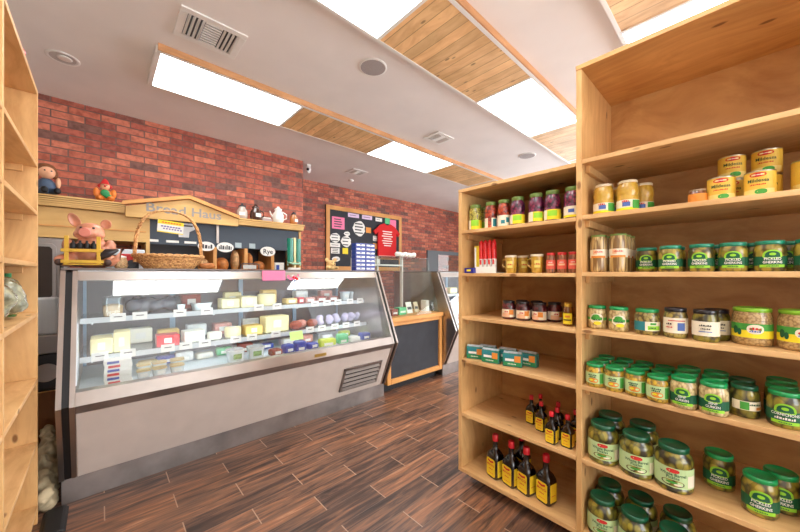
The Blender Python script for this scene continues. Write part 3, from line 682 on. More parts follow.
# price tags along the rails
def ptag(x, y, z, label, g):
    t = thing('price_tag', label, 'price tag', (x, y, z), 0, g)
    MB().box(-.042, .042, -.002, 0, -.012, .045, mat('bright_card', (252, 252, 250), .8)).build('card', t)
    MB().box(-.022, .022, -.0028, -.0021, .018, .024, DARKG).build('print', t)
N = ('first', 'second', 'third', 'fourth', 'fifth', 'sixth', 'seventh', 'eighth', 'ninth', 'tenth', 'eleventh', 'twelfth', 'thirteenth', 'fourteenth', 'fifteenth', 'sixteenth')
for i, p in enumerate((118, 140, 180, 207, 259, 277, 315, 327, 338, 350, 360)):
    ptag(xat(p, 2.985), 2.986, 1.03, 'white price tag on the upper case shelf, %s from the left' % N[i], 'price tags on the upper rail')
for i, p in enumerate((100, 128, 168, 186, 205, 236, 252, 276, 310, 322, 335, 346, 357)):
    ptag(xat(p, 2.935), 2.936, .78, 'white price tag on the middle case shelf, %s from the left' % N[i], 'price tags on the middle rail')
# ---- second case contents (small)
for i, (x, z, m) in enumerate(((3.6, Z1, MEAT), (3.85, Z1, MEATP), (3.6, Z2, CH3), (3.85, Z2, REDW), (4.1, Z2, CH2), (3.65, Z3, BLUEP), (3.9, Z3, PAPER), (4.15, Z3, MEAT), (4.1, Z1, CH1))):
    t = thing('chilled_pack', 'wrapped pack in the second deli case, %s shelf, %s' % ({Z1: 'upper', Z2: 'middle', Z3: 'bottom'}[z], 'left' if x < 3.7 else 'middle' if x < 4 else 'right'), 'pack', (x, 3.2 if z == Z1 else 3.05, z), 0, 'packs in the second case')
    MB().box(-.09, .09, -.07, .07, 0, .09, m).build('pack', t, bevel=.012, seg=2)
    MB().box(-.05, .05, -.073, -.0705, .03, .07, PAPER).build('sticker', t)

# ================================================================== chalkboard counter with glass hood
x0, x1 = 2.335, 3.29
t = thing('chalkboard_counter', 'wood-framed counter with a blank chalkboard front between the two deli cases', 'counter')
MB().box(x0, x1, 2.74, 3.5, .1, .80, ORZ).build('cabinet', t)
for xa_s in (x0, x1 - .055): MB().box(xa_s, xa_s + .055, 2.70, 2.739, .1, .80, ORZ).build('stile', t, bevel=.004)
for za, zb in ((.1, .155), (.755, .80)): MB().box(x0 + .056, x1 - .056, 2.70, 2.739, za, zb, ORW).build('frame_rail', t, bevel=.004)
MB().box(x0 + .056, x1 - .056, 2.725, 2.739, .1555, .7545, CHALK).build('chalkboard', t)
MB().box(x0, x1, 2.68, 3.5, .801, .85, ORW).build('worktop', t, bevel=.006, seg=2)
MB().box(x0 + .02, x1 - .02, 2.80, 3.45, 0, .0995, BLACK).build('toe_kick', t)
hz0, hz1, hy0, hy1 = .8505, 1.555, 2.72, 2.92
t = thing('glass_hood', 'slanted glass display hood on top of the chalkboard counter', 'display hood')
MB().prism_x([(hy0, hz0), (hy1, hz1), (hy1 + .006, hz1), (hy0 + .006, hz0)], x0 + .02, x1 - .04, HOODG).build('front_glass', t)
for xx in (x0 + .02, x1 - .046): MB().prism_x([(hy0 + .01, hz0), (hy1 + .01, hz1), (3.45, hz1), (3.45, hz0)], xx, xx + .006, HOODG).build('side_glass', t)
MB().box(x0 + .02, x1 - .04, hy1, 3.45, hz1 + .0005, hz1 + .008, HOODG).build('top_glass', t)
mid = x0 + .42
MB().box(x0 + .02, x0 + .04, 3.40, 3.449, hz0, hz1, WHITEP).box(x1 - .07, x1 - .05, 3.40, 3.449, hz0, hz1, WHITEP).box(mid, mid + .02, 3.40, 3.449, hz0, hz1, WHITEP).box(x0 + .04, x1 - .07, 3.40, 3.449, hz1 - .09, hz1 - .07, WHITEP).build('rear_frame', t)
crp = MB(); xa = xat(397, 2.99)
for i in range(12): crp.sph((i * .026, random.uniform(-.02, .02), .028 + random.uniform(0, .012)), (.03, .035, .026 + random.random() * .012), PAPER, 10, 7)
o = tag(crp.build('crumpled_towel', remesh=.008), 'crumpled white towel lying on top of the glass hood', 'towel'); o.location = (xa, 2.99, hz1 + .0085)
for i, (px, m, w_, h_, tl, lb) in enumerate(((393, MEAT, .045, .05, 0, 'dark wrapped snack'), (402, GRNP, .06, .055, 0, 'green tub'), (413, PAPER, .05, .09, .3, 'white leaning card'), (421, mat('beige_card', (206, 190, 160), .8), .04, .085, .3, 'beige leaning card'), (430, PAPER, .03, .09, 0, 'white packet'))):
    xx = xat(px, 2.85)
    t = thing('display_card' if tl else 'snack_pack', lb + ' inside the glass hood on the chalkboard counter', 'card' if tl else 'pack', (xx, 2.86 + .02 * i, .8505), 0)
    o = MB().box(-w_, w_, -.004 if tl else -.05, .004 if tl else .05, 0, h_ * 1.6, m).build('card' if tl else 'wrapper', t, bevel=.003)
    o.rotation_euler = (-tl, 0, 0)
    o = MB().box(-w_ * .7, w_ * .7, -.0065 if tl else -.052, -.0045 if tl else -.0505, h_ * .5, h_ * .9, DARKG if tl else PAPER).build('print', t); o.rotation_euler = (-tl, 0, 0)

# grey vent hood and sneeze guard on the far wall, over the second case
x0, x1 = xat(427, 4.6), xat(427, 4.6) + 2.2
t = thing('slicer_station', 'dark framed glass partition behind the second deli case', 'partition')
MB().box(x0, x1, 4.58, 4.62, 1.78, 1.86, DARKG).box(x0, x0 + .35, 4.58, 4.62, 1.3, 1.78, DARKG).box(x1 - .05, x1, 4.58, 4.62, .0, 1.78, DARKG).box(x0, x0 + .05, 4.58, 4.62, 0, 1.3, DARKG).build('frame', t)
MB().box(x0 + .351, x1 - .051, 4.595, 4.602, 1.2, 1.779, HOODG).build('glass', t)
MB().box(x0 + .051, x1 - .051, 4.585, 4.615, .0, 1.199, STEEL).build('panel', t)

# ================================================================== bread corner
BY = 4.05
def X(px): return xat(px, BY)
t = thing('bread_shelf', 'yellow wooden bread shelf with dark bins under the sign, against the brick', 'bread shelf')
xl, xr = -.42, X(301.7)
xs0, xs1 = X(124.8), X(236.4)          # sign span
xo = X(146)                            # where the dark opening starts
MB().box(xl, xo, BY, YA - .01, 1.665, 1.925, YEL).build('left_cupboard', t)
MB().box(xl, xo, BY - .012, BY - .001, 1.76, 1.772, ORW).build('bead', t)
MB().box(xo, xo + .03, BY, YA - .01, .9, 1.92, YEL).build('upright', t)
MB().box(xr - .03, xr, BY + .02, YA - .01, .9, 1.92, YEL).build('upright', t)
r_ = MB(); r_.box(xl, xs0 - .002, BY - .05, YA - .01, 1.93, 2.005, YEL)
for k in range(4): r_.box(xl, xs0 - .002, BY - .056 - .006 * k, BY - .05, 1.938 + k * .017, 1.95 + k * .017, YEL)
r_.box(xl, xs0 - .002, BY - .08, YA - .01, 2.006, 2.02, YEL)
r_.build('cornice', t)
r_ = MB(); r_.box(xs1 + .006, xr + .0, BY - .05, YA - .01, 1.925, 1.985, YEL)
for k in range(3): r_.box(xs1 + .006, xr + .0, BY - .056 - .006 * k, BY - .05, 1.93 + k * .017, 1.943 + k * .017, YEL)
r_.box(xs1 + .006, xr + .01, BY - .075, YA - .01, 1.986, 2.0, YEL)
r_.build('cornice', t)
DK = mat('slate_blue_panel', (66, 76, 88), .6)
MB().box(xo + .031, xr - .031, BY + .03, BY + .045, 1.655, 1.92, DK).build('valance', t)
MB().box(xo + .031, xr - .031, YA - .03, YA - .011, .9, 1.92, DARKG).build('back_panel', t)
MB().box(xo + .031, xr - .031, BY, YA - .031, 1.35, 1.375, YEL).build('bin_floor', t)
for p in (215, 246, 272.5): MB().box(X(p) - .018, X(p) + .018, BY - .005, YA - .032, 1.376, 1.654, ORZ).build('divider', t)
MB().box(-.12, xr, BY, YA - .01, 0, .899, YEL).build('base_cabinet', t)
hook = MB(); hook.box(X(218) - .012, X(218) + .012, BY + .012, BY + .028, 1.70, 1.925, STEEL); hook.build('hanger', t)
# signs hanging on the bins
def oval(px, z, w_, h_, text, label):
    t = thing('oval_sign', label, 'sign', (X(px), BY - .012, z), 0, 'oval bread signs')
    n_ = 28; P = [(w_ * math.cos(2 * math.pi * i / n_), w_ and h_ * math.sin(2 * math.pi * i / n_)) for i in range(n_)]
    MB().prism_y(P, -.004, .004, PAPER).build('plate', t)
    MB().ftext(text, h_ * 1.4, (0, -.0052, -.002), (1, 0, 0), (0, 0, 1), DARKG, min(.95, 3.1 / (text if isinstance(text, int) else len(text)))).build('lettering', t)
oval(206, 1.655, .082, .052, 5, 'white oval bread sign at the left, partly behind the basket')
oval(225, 1.655, .088, .056, 7, 'white oval bread sign between the basket and the small loaf cards')
oval(267.5, 1.63, .092, .060, 'Rye', 'white oval sign reading Rye over the right bread bin')
for i, p in enumerate((239, 253)):
    t = tag(MB().box(-.035, .035, -.002, .002, -.03, .03, mat('pale_blue_card', (170, 186, 190), .6)).build('bin_card'), 'small pale card on the bread valance, %s of two' % ('left', 'right')[i], 'card', 'small bin cards'); t.location = (X(p), BY + .026, 1.69)
for i, p in enumerate((152, 173, 191)):
    t = tag(MB().box(-.055, .055, -.002, .002, -.012, .012, PAPER).build('label_strip'), 'white label strip low on the dark bread panel, %s of three' % ('left', 'middle', 'right')[i], 'label', 'white label strips'); t.location = (X(p), BY + .026, 1.69)
t = thing('hanging_sign', 'white hanging board with a rounded lower tab, behind the basket handle', 'sign', (X(184), BY + .01, 1.86))
MB().prism_y([(-.11, .03), (.11, .03), (.1, -.03), (.05, -.06), (.045, -.12), (-.045, -.12), (-.05, -.06), (-.1, -.03)], -.004, .004, mat('grey_white_board', (206, 206, 206), .6)).build('board', t)
MB().box(-.08, .08, -.0055, -.0042, -.005, .012, DARKG).build('print', t)
# the roof-shaped sign
t = thing('bread_sign', 'gabled yellow wooden sign reading Bread Haus above the bread shelf', 'sign')
xa_, za_ = X(187.7), 2.172
MB().prism_y([(xs0, 1.895), (xs1, 1.90), (xs1, 1.985), (xa_, 2.135), (xs0, 1.995)], BY - .07, BY - .03, YEL).build('board', t, bevel=.003)
MB().prism_y([(xs0 - .03, 2.0), (xs0 - .02, 2.035), (xa_ - .0, 2.175), (xs1 + .005, 2.02), (xs1 - .0, 1.985), (xa_, 2.137)], BY - .11, BY - .028, ORW).build('roof_board', t)
gl = mat('grey_lettering', (150, 146, 142), .5)
xt0, xt1 = xat(146, BY - .07), xat(221, BY - .07)
V_, _f = text2d('Bread Haus'); wd = max(q[0] for q in V_) - min(q[0] for q in V_)
MB().ftext('Bread Haus', .125, ((xt0 + xt1) / 2, BY - .0715, 2.0), (1, 0, -.02), (0, 0, 1), gl, (xt1 - xt0) / wd / .125).build('lettering', t)
# loaves
CR = mat('bread_crust', (190, 118, 58), .6, noise=.3, nscale=25, bump=.4); CRL = mat('floured_crust', (214, 170, 120), .7, noise=.3, nscale=30, bump=.4)
for i, (p, z, rr, m, lb) in enumerate(((206, 1.376, (.055, .1, .075), CRL, 'pale braided loaf in the left bread bin'), (224.5, 1.376, (.075, .11, .085), CR, 'round brown loaf in the bin under the left oval signs'), (238, 1.376, (.045, .1, .13), CRL, 'floured upright loaf beside the round brown one'), (252, 1.376, (.042, .1, .12), CR, 'tall brown loaf in the third bin'), (262, 1.376, (.075, .1, .07), CR, 'brown loaf leaning under the Rye sign'))):
    o = MB().sph((0, 0, rr[2]), rr, m, 20, 12)
    for k in range(3): o.sph((-.3 * rr[0] + k * rr[0] * .3, -rr[1] * .6, rr[2] * (1.0 + .2 * k)), (rr[0] * .35, rr[1] * .35, rr[2] * .3), m)
    o = tag(o.build('bread_loaf', remesh=.009), lb, 'bread', 'loaves in the bread bins'); o.location = (X(p) , BY + .13, z)
t = thing('paper_cartons', 'small white carton with blue print in the last bread bin', 'carton', (X(280), BY + .06, 1.376)); MB().box(-.06, .06, -.04, .04, 0, .12, PAPER).build('carton', t, bevel=.003); MB().box(-.04, .0, -.042, -.0405, .03, .09, BLUEP).build('print', t)
# green roll dispenser
t = thing('bag_roll', 'tall green rolls with a pale core at the right end of the bread shelf', 'roll', (xat(294, 3.55), 3.55, 1.3885))
GT = mat('green_film', (0, 128, 104), .25, coat=.6)
for s_ in (-1, 1): MB().lathe([(.037, .1), (.037, .37)], GT, 20, c=(s_ * .045, 0)).build('green_roll', t)
MB().box(-.012, .012, -.03, .02, .02, .38, CH1).build('pale_spine', t, bevel=.003)
MB().lathe([(.075, 0), (.075, .035)], PAPER, 24, sy=.6).build('base', t)
MB().tube([(-.075, 0, .06), (-.075, 0, .1), (-.04, -.04, .08), (.04, -.04, .08), (.075, 0, .1), (.075, 0, .06)], .012, mat('pale_green_plastic', (170, 220, 190), .3)).build('bracket', t)
# things on the right cornice
zc = 2.0005
def pot(px, r, h, body, lidm, label, name, handle=False, spout=False, cat='jar'):
    r *= 1.2; h *= 1.3
    t = thing(name, label, cat, (X(px), BY - .005, zc), R(random.uniform(-20, 20)), 'jars on the bread shelf cornice')
    MB().lathe([(r * .75, 0), (r, h * .12), (r, h * .5), (r * .6, h * .72), (r * .6, h * .78)], body, 20).build('body', t)
    MB().lathe([(r * .68, h * .78), (r * .7, h * .83), (r * .3, h * .92), (r * .22, h), (.001, h * 1.02)], lidm, 16).build('lid', t)
    if handle: MB().tube([(r * .9, 0, h * .2), (r * 1.5, 0, h * .3), (r * 1.55, 0, h * .55), (r * .7, 0, h * .7)], r * .12, body, 8).build('handle', t)
    if spout: MB().tube([(-r * .8, 0, h * .3), (-r * 1.3, 0, h * .5), (-r * 1.5, 0, h * .7)], [r * .22, r * .16, r * .1], body, 8).build('spout', t)
    MB().box(-r * .5, r * .5, -r * 1.03, -r * .98, h * .2, h * .42, PAPER).build('paper_label', t)
pot(242, .05, .14, mat('cloudy_glass', (190, 176, 164), .15, coat=1), DARKG, 'clear glass jar with a dark lid nearest the sign on the right cornice', 'storage_jar')
pot(255.5, .055, .15, mat('dark_brown_glass', (70, 40, 30), .15, coat=1), mat('dark_brown_glass', (70, 40, 30)), 'dark brown glass pitcher on the right cornice', 'brown_pitcher', True, cat='pitcher')
t = tag(MB().box(-.06, .06, -.04, .04, 0, .045, mat('grey_pink_box', (176, 160, 156), .6)).box(-.05, .05, -.03, .03, .0452, .06, PAPER).build('flat_box', bevel=.003), 'low grey box on the right cornice between pitcher and teapot', 'box'); t.location = (X(267.6), BY + .05, zc)
pot(278, .055, .16, PAPER, PAPER, 'white china pitcher on the right cornice', 'white_pitcher', True, True, cat='pitcher')
pot(293.5, .042, .13, mat('amber_glass', (180, 110, 50), .2, coat=1), DARKG, 'amber jar with a dark lid at the right end of the cornice', 'amber_jar')

# figurines
SK = mat('figurine_skin', (236, 178, 140), .4, coat=.4); HAIR = mat('figurine_hair', (120, 72, 40), .6, noise=.3, nscale=60); DEN = mat('figurine_denim', (62, 84, 112), .5, noise=.2); 
t = thing('child_figurine', 'seated child figurine with brown hair and blue overalls on the left cornice', 'figurine', (X(46), BY + .02, 2.0205), R(15))
MB().sph((0, 0, .08), (.06, .05, .075), DEN).sph((-.035, -.07, .03), (.028, .07, .028), DEN).sph((.035, -.07, .03), (.028, .07, .028), DEN).sph((.0, 0, .03), (.07, .06, .03), DEN).build('overalls', t, remesh=.007)
MB().sph((0, -.01, .20), (.055, .052, .058), SK).sph((0, -.06, .195), .009, SK).sph((-.068, -.02, .12), (.018, .02, .05), SK).sph((.068, -.02, .12), (.018, .02, .05), SK).sph((0, 0, .15), (.02, .02, .03), SK).build('body', t, remesh=.006)
MB().sph((0, .012, .225), (.068, .062, .056), HAIR).sph((-.055, .01, .19), (.022, .03, .04), HAIR).sph((.055, .01, .19), (.022, .03, .04), HAIR).build('hair', t, remesh=.007)
for s_ in (-1, 1):
    MB().sph((s_ * .02, -.06, .205), .006, BLACK, 8, 6).build('eye', t); MB().sph((s_ * .037, -.15, .026), (.024, .02, .026), BLACK).build('shoe', t)
ORG = mat('figurine_orange', (230, 130, 50), .5); GRN = mat('figurine_green', (40, 140, 80), .5); REDF = mat('figurine_red', (206, 40, 40), .5)
t = thing('clown_figurine', 'small seated figurine in orange and green with a red hat', 'figurine', (X(105), BY + .0, 2.0205))
MB().sph((0, 0, .06), (.05, .045, .06), ORG).sph((-.04, -.05, .025), (.028, .05, .025), ORG).sph((.04, -.05, .025), (.028, .05, .025), ORG).sph((-.06, -.01, .08), (.022, .025, .045), ORG).sph((.06, -.01, .08), (.022, .025, .045), ORG).build('suit', t, remesh=.006)
MB().sph((0, -.045, .075), (.035, .015, .035), GRN).sph((.02, -.05, .045), (.03, .02, .02), GRN).build('bib', t, remesh=.005)
MB().sph((0, -.005, .145), (.036, .034, .036), SK).build('head', t); MB().sph((0, -.04, .14), .009, REDF).build('nose', t)
MB().lathe([(.045, .16), (.03, .172), (.02, .2), (.003, .215)], REDF, 16).build('hat', t)
for s_ in (-1, 1): MB().sph((s_ * .036, 0, .145), .016, REDF).build('hair_tuft', t); MB().sph((s_ * .013, -.036, .15), .004, BLACK, 8, 6).build('eye', t)

# ================================================================== on the deli counter
TZ = 1.3885
PIG = mat('pig_skin_glaze', (222, 148, 116), .35, coat=.5, noise=.4, nscale=11); PIGD = mat('pig_snout', (224, 140, 124), .4)
t = thing('pig_statue', 'seated pink pig statue with big ears holding a yellow crate of bottles', 'figurine', (xat(91, 2.98), 2.98, TZ), R(-14))
b = MB()
b.sph((0, .02, .10), (.105, .085, .105), PIG, 20, 12).sph((0, .01, .19), (.065, .06, .05), PIG).sph((0, -.01, .245), (.072, .068, .058), PIG, 20, 12)
b.sph((0, -.075, .228), (.04, .04, .032), PIG).sph((-.05, -.03, .222), (.03, .03, .03), PIG).sph((.05, -.03, .222), (.03, .03, .03), PIG)
for s_ in (-1, 1):
    b.sph((s_ * .10, -.04, .05), (.045, .09, .042), PIG, rot=('Z', s_ * .35)).sph((s_ * .105, -.02, .145), (.03, .04, .05), PIG, rot=('X', .5)).sph((s_ * .085, -.075, .12), (.024, .05, .024), PIG)
b.build('body', t, remesh=.0065)
for s_ in (-1, 1):
    e = MB(); zt = .375 if s_ < 0 else .335
    o0 = Vector((s_ * .035, .0, .285)); o1 = Vector((s_ * .085, .01, .26)); tip = Vector((s_ * (.115 if s_ < 0 else .10), -.005, zt)); mid_ = (o0 + tip) / 2 + Vector((-s_ * .012, -.012, .025)); mo = (o1 + tip) / 2 + Vector((s_ * .02, -.01, -.005))
    ring = [o0, mid_, tip, mo, o1]
    cc = (o0 + o1 + tip) / 3 + Vector((0, .014, 0))
    e.raw(ring + [cc] + [q + Vector((0, .012, 0)) for q in ring] + [cc + Vector((0, .014, 0))], [(i, (i + 1) % 5, 5) for i in range(5)] + [(6 + (i + 1) % 5, 6 + i, 11) for i in range(5)] + [(i, 6 + i, 6 + (i + 1) % 5, (i + 1) % 5) for i in range(5)], PIG, True)
    e = e.build('ear', t); q = e.modifiers.new('s', 'SUBSURF'); q.levels = q.render_levels = 2
    MB().sph((s_ * .030, -.066, .262), .0075, BLACK, 10, 8).build('eye', t)
    MB().sph((s_ * .016, -.116, .23), (.006, .003, .008), BLACK, 8, 6).build('nostril', t)
    MB().sph((s_ * .115, -.125, .035), (.02, .022, .022), mat('hoof', (70, 50, 44), .5)).build('hoof', t)
MB().lathe([(.03, 0), (.032, .008), (.026, .012)], PIGD, 18).build('snout', t)
o = [c for c in t.children if c.name.startswith('snout')][0]; o.rotation_euler = (R(90), 0, 0); o.location = (0, -.108, .228)
YF = mat('yellow_painted_wood', (226, 184, 70), .5)
cr = MB()
for x in (-.075, .075): cr.box(x - .010, x + .010, -.15, -.138, .02, .20, YF)
for z in (.03, .10): cr.box(-.10, .10, -.152, -.138, z, z + .02, YF)
cr.box(-.09, .09, -.15, -.11, .018, .026, YF).build('crate', t, bevel=.002)
for k in range(4): MB().lathe([(.014, .122), (.016, .128), (.016, .15), (.006, .16), (.006, .172)], BLACK, 12, c=(-.045 + k * .032, -.142)).build('bottle', t)
MB().tube([(.07, -.12, .07), (.12, -.14, .10), (.17, -.13, .12)], [.02, .028, .006], mat('dark_jug', (50, 46, 48), .3)).build('jug', t)
MB().tube([(.11, -.10, .03), (.16, -.12, .06), (.19, -.12, .13)], [.016, .02, .01], PIG).build('spoon', t)
t = thing('label_printer', 'small red and black device behind the pig statue on the deli counter', 'device', (xat(129.5, 3.22), 3.24, TZ)); MB().box(-.06, .06, -.05, .05, .055, .115, REDF).build('red_cover', t, bevel=.006); MB().box(-.055, .055, -.05, .05, 0, .054, BLACK).build('base', t, bevel=.006); 
MB().lathe([(.03, 0), (.03, .01)], DARKG, 16).build('dial', t); o = t.children[-1] if t.children else None
for ch in t.children:
    if ch.name.startswith('dial'): ch.rotation_euler = (R(90), 0, 0); ch.location = (.01, -.05, .04)
t = thing('price_scale', 'grey electronic scale behind the basket, half hidden by the pig', 'scale', (xat(128, 3.55), 3.5, TZ)); MB().box(-.14, .14, -.1, .1, 0, .06, INW).build('body', t, bevel=.01); MB().box(-.02, .02, .05, .09, .06, .12, INW).box(-.11, .11, .03, .11, .12, .17, INW).build('display', t, bevel=.006)
t = thing('white_crock', 'pale ceramic crock right of the pig statue', 'crock', (xat(121, 3.1), 3.09, TZ)); MB().lathe([(.03, 0), (.04, .02), (.036, .06), (.028, .08)], NUTS, 16).build('crock', t); MB().lathe([(.032, .08), (.03, .09), (.001, .098)], PAPER, 16).build('lid', t)

# wicker basket with tall handle
WK = weave_mat()
bx = xat(170, 3.05)
t = thing('wicker_basket', 'oval wicker basket with a tall arched handle on the deli counter', 'basket', (bx, 3.05, TZ), R(2))
bm_ = MB(); A0, B0, A1, B1, hh = .155, .10, .222, .14, .10
def el(k, f): 
    a = 2 * math.pi * f; return ((A0 + (A1 - A0) * k) * math.cos(a), (B0 + (B1 - B0) * k) * math.sin(a))
n_ = 40
for row in range(9):
    k = row / 8; pts = []
    for i in range(n_ * 2):
        x, y = el(k, i / (n_ * 2)); wv = 1 + (.02 if (i // 1 + row) % 2 else -.02); pts.append((x * wv, y * wv, .008 + k * (hh - .012)))
    bm_.tube(pts, .0062, WK, 5, closed=True)
for d in (-1, 1):
    for i in range(n_):
        pts = [(*[c * 1.012 for c in el(k, i / n_ + d * k * .05)], .006 + k * (hh - .01)) for k in (0, .35, .7, 1)]
        bm_.tube(pts, .0038, WK, 5)
bm_.lathe([(1, .002), (1, .008)], WK, 40, sx=A0, sy=B0)
bm_.build('woven_body', t)
rp = []
rm = MB()
for ph in (0, math.pi):
    rm.tube([(*[c * 1.02 for c in el(1, i / 80)], hh + .006 * math.sin(i * 1.1 + ph)) for i in range(80)], .009, WK, 6, closed=True)
rm.build('rim', t)
hm = MB()
for ph in (0, 2.1, 4.2):
    pts = []
    for i in range(41):
        a = math.pi * i / 40; xx = -.212 * math.copysign(abs(math.cos(a)) ** .8, math.cos(a)); zz = .05 + .40 * math.sin(a) ** .62
        pts.append((xx + .007 * math.cos(i * .9 + ph), .007 * math.sin(i * .9 + ph), zz))
    hm.tube(pts, .007, WK, 6)
hm.build('handle', t)
t = thing('price_card', 'yellow and white price card clipped to the basket handle', 'card', (bx + .005, 3.025, 1.735), 0)
MB().prism_y([(-.085, .03), (.08, .015), (.075, -.075), (-.09, -.06)], -.012, -.009, PAPER).build('card', t)
MB().prism_y([(-.083, .03), (.08, .015), (.079, -.012), (-.085, .0)], -.0135, -.0125, YELP).prism_y([(-.09, -.056), (.076, -.07), (.075, -.077), (-.09, -.063)], -.0135, -.0125, YELP).build('yellow_band', t)
tm = MB(); op = mat('orange_print', (230, 110, 40), .6); vp = mat('violet_print', (120, 110, 170), .6)
for zz0, k_, m_ in ((.012, 1, op), (-.018, 1.1, vp), (-.036, .9, vp)):
    for j in range(7): tm.box(-.06 * k_ + j * .018, -.047 * k_ + j * .018, -.0146, -.0140, zz0 - .006 - j * .0016, zz0 + .004 - j * .0016, m_)
tm.build('print', t)
# small loop baskets etc right of basket
t = tag(MB().sph((0, 0, .03), (.05, .03, .03), CR).sph((.04, 0, .03), (.04, .03, .028), CR).build('pretzel', remesh=.007), 'brown pretzel right beside the wicker basket', 'pretzel'); t.location = (xat(205, 3.15), 3.15, TZ)
t = thing('card_holder', 'low dark wire card holder on the deli counter under the Rye sign', 'holder', (xat(250, 2.92), 2.92, TZ)); MB().tube([(-.075, 0, .004), (-.075, 0, .04), (-.06, 0, .05), (.06, 0, .05), (.075, 0, .04), (.075, 0, .004)], .005, DARKG).build('wire', t); MB().box(-.055, .055, .006, .009, .006, .04, mat('grey_card', (190, 190, 186), .5)).build('card', t)
# plush
FUR = mat('cream_plush', (226, 190, 130), .95, noise=.15, nscale=80, bump=.4)
t = thing('plush_toy', 'cream plush animal with round ears sitting on the deli counter', 'plush toy', (xat(331, 3.05), 3.05, TZ))
b = MB().sph((0, 0, .035), (.06, .045, .035), FUR).sph((0, -.01, .075), (.045, .042, .038), FUR).sph((0, -.05, .065), (.026, .02, .018), FUR)
for s_ in (-1, 1): b.sph((s_ * .05, 0, .115), (.026, .012, .024), FUR).sph((s_ * .035, 0, .098), (.014, .012, .014), FUR).sph((s_ * .055, -.03, .03), (.022, .03, .018), FUR)
b.build('body', t, remesh=.006)
for s_ in (-1, 1): MB().sph((s_ * .016, -.05, .088), .005, BLACK, 8, 6).build('eye', t)
MB().sph((0, -.07, .068), .006, BLACK, 8, 6).build('nose', t)
# blue chocolate packs
BL = mat('blue_carton', (34, 60, 150), .35, coat=.4)
bw = (xat(373.5, 2.86) - xat(354, 2.86)) / 2
for c in range(2):
    for r_i in range(7):
        t = thing('blue_carton', 'blue and white carton on the deli case, %s column, %s from the bottom' % (('left', 'right')[c], N[r_i]), 'carton', (xat(354, 2.86) + bw * (c + .5), 2.87, TZ + r_i * .0425), 0, 'blue cartons on the deli counter')
        MB().box(-bw / 2 + .002, bw / 2 - .002, -.04, .04, 0, .0415, BL).build('carton', t, bevel=.002)
        MB().box(-bw * .40, bw * .42, -.0415, -.0405, .012, .029, PAPER).box(-bw * .1, bw * .12, -.0425, -.0416, .018, .027, mat('blue_print', (70, 90, 150), .5)).build('print', t)

# ================================================================== menu board on far wall
t = thing('menu_board', 'black menu board in a wooden frame on the far brick wall', 'menu board', (0, YW, 0))
bx0, bx1, bz0, bz1 = 3.09, 5.04, 1.42, 2.66
MB().box(bx0, bx1, -.03, -.001, bz0, bz1, CHALK).build('board', t)
MB().box(bx0 - .0, bx0 + .08, -.05, -.0305, bz0, bz1, ORZ).box(bx1 - .08, bx1, -.05, -.0305, bz0, bz1, ORZ).box(bx0 + .08, bx1 - .08, -.05, -.0305, bz0, bz0 + .08, ORW).box(bx0 + .08, bx1 - .08, -.05, -.0305, bz1 - .08, bz1, ORW).build('frame', t, bevel=.004)
yb = YW - .032
def note(px0, py0, px1, py1, m, label, lines=0, wavy=False):
    Y = YW - .034; x0_, x1_ = xat(px0, Y), xat(px1, Y); pc = (px0 + px1) / 2
    z1_, z0_ = zat(pc, py0, Y), zat(pc, py1, Y)
    t = thing('paper_note', label, 'note', ((x0_ + x1_) / 2, Y, (z0_ + z1_) / 2), 0, 'papers on the menu board')
    a, b_ = (x1_ - x0_) / 2, (z1_ - z0_) / 2
    if wavy:
        n_ = 20; P = [(a * math.cos(2 * math.pi * i / n_) * (1 - .08 * math.cos(i * 4.1)), b_ * math.sin(2 * math.pi * i / n_) * (1 - .08 * math.cos(i * 5.3))) for i in range(n_)]
    else: P = [(-a, -b_), (a, -b_), (a, b_), (-a, b_)]
    MB().prism_y(P, -.002, .0, m).build('paper', t)
    if lines:
        l = MB()
        for i in range(lines):
            z = b_ * (.6 - 1.2 * i / max(1, lines - 1)) if lines > 1 else 0
            l.box(-a * .7, a * random.uniform(.35, .7), -.0032, -.0022, z - b_ * .07 - .002, z + b_ * .07 + .002, DARKG)
        l.build('writing', t)
LILAC = mat('lilac_paper', (226, 200, 226), .8)
note(348, 213.5, 359, 217.5, LILAC, 'lilac heading strip at the top left of the menu board', 1)
note(362, 215.5, 372, 219.5, LILAC, 'lilac heading strip at the top middle of the menu board', 1)
note(375.5, 218, 382, 221.5, PAPER, 'white heading strip at the top right of the menu board', 1)
note(332, 217, 344.5, 229, PINK, 'pink square note at the left of the menu board', 4)
note(353, 221, 365, 236, PAPER, 'ragged white note in the upper middle of the menu board', 4, True)
note(366, 227.5, 371, 233, ORP, 'upper orange note on the menu board')
note(373, 243.5, 378, 249, ORP, 'lower orange note beside the blue cartons')
note(373, 236, 378, 241, PAPER, 'white note above the lower orange note', 2)
note(330, 233, 340, 242.5, PAPER, 'rounded white menu note at the far left of the board', 3, True)
note(341, 236, 351, 247, PAPER, 'rounded white menu note, second from the left', 3, True)
note(344, 231.5, 350, 236, PAPER, 'small rounded white note above the second menu note', 1, True)
note(330, 243, 340, 247, PAPER, 'white strip note below the far left menu note', 1)
note(331, 248, 339.5, 253.5, PAPER, 'lower left white note on the board', 3)
note(342.5, 248, 348, 254, YELP, 'yellow square note low on the menu board')
note(351.5, 250, 354, 260, PAPER, 'narrow white note peeking left of the blue cartons', 2)
note(332, 256.5, 340, 261.5, PAPER, 'white note above the plush toy', 1, True)
note(373.5, 256, 380, 265, PAPER, 'white note right of the blue cartons, low on the board', 3)
note(385, 218, 390, 224, GRNP, 'green note at the shoulder of the red shirt')
note(389.5, 220, 396, 228, PINK, 'pink note above the red shirt')
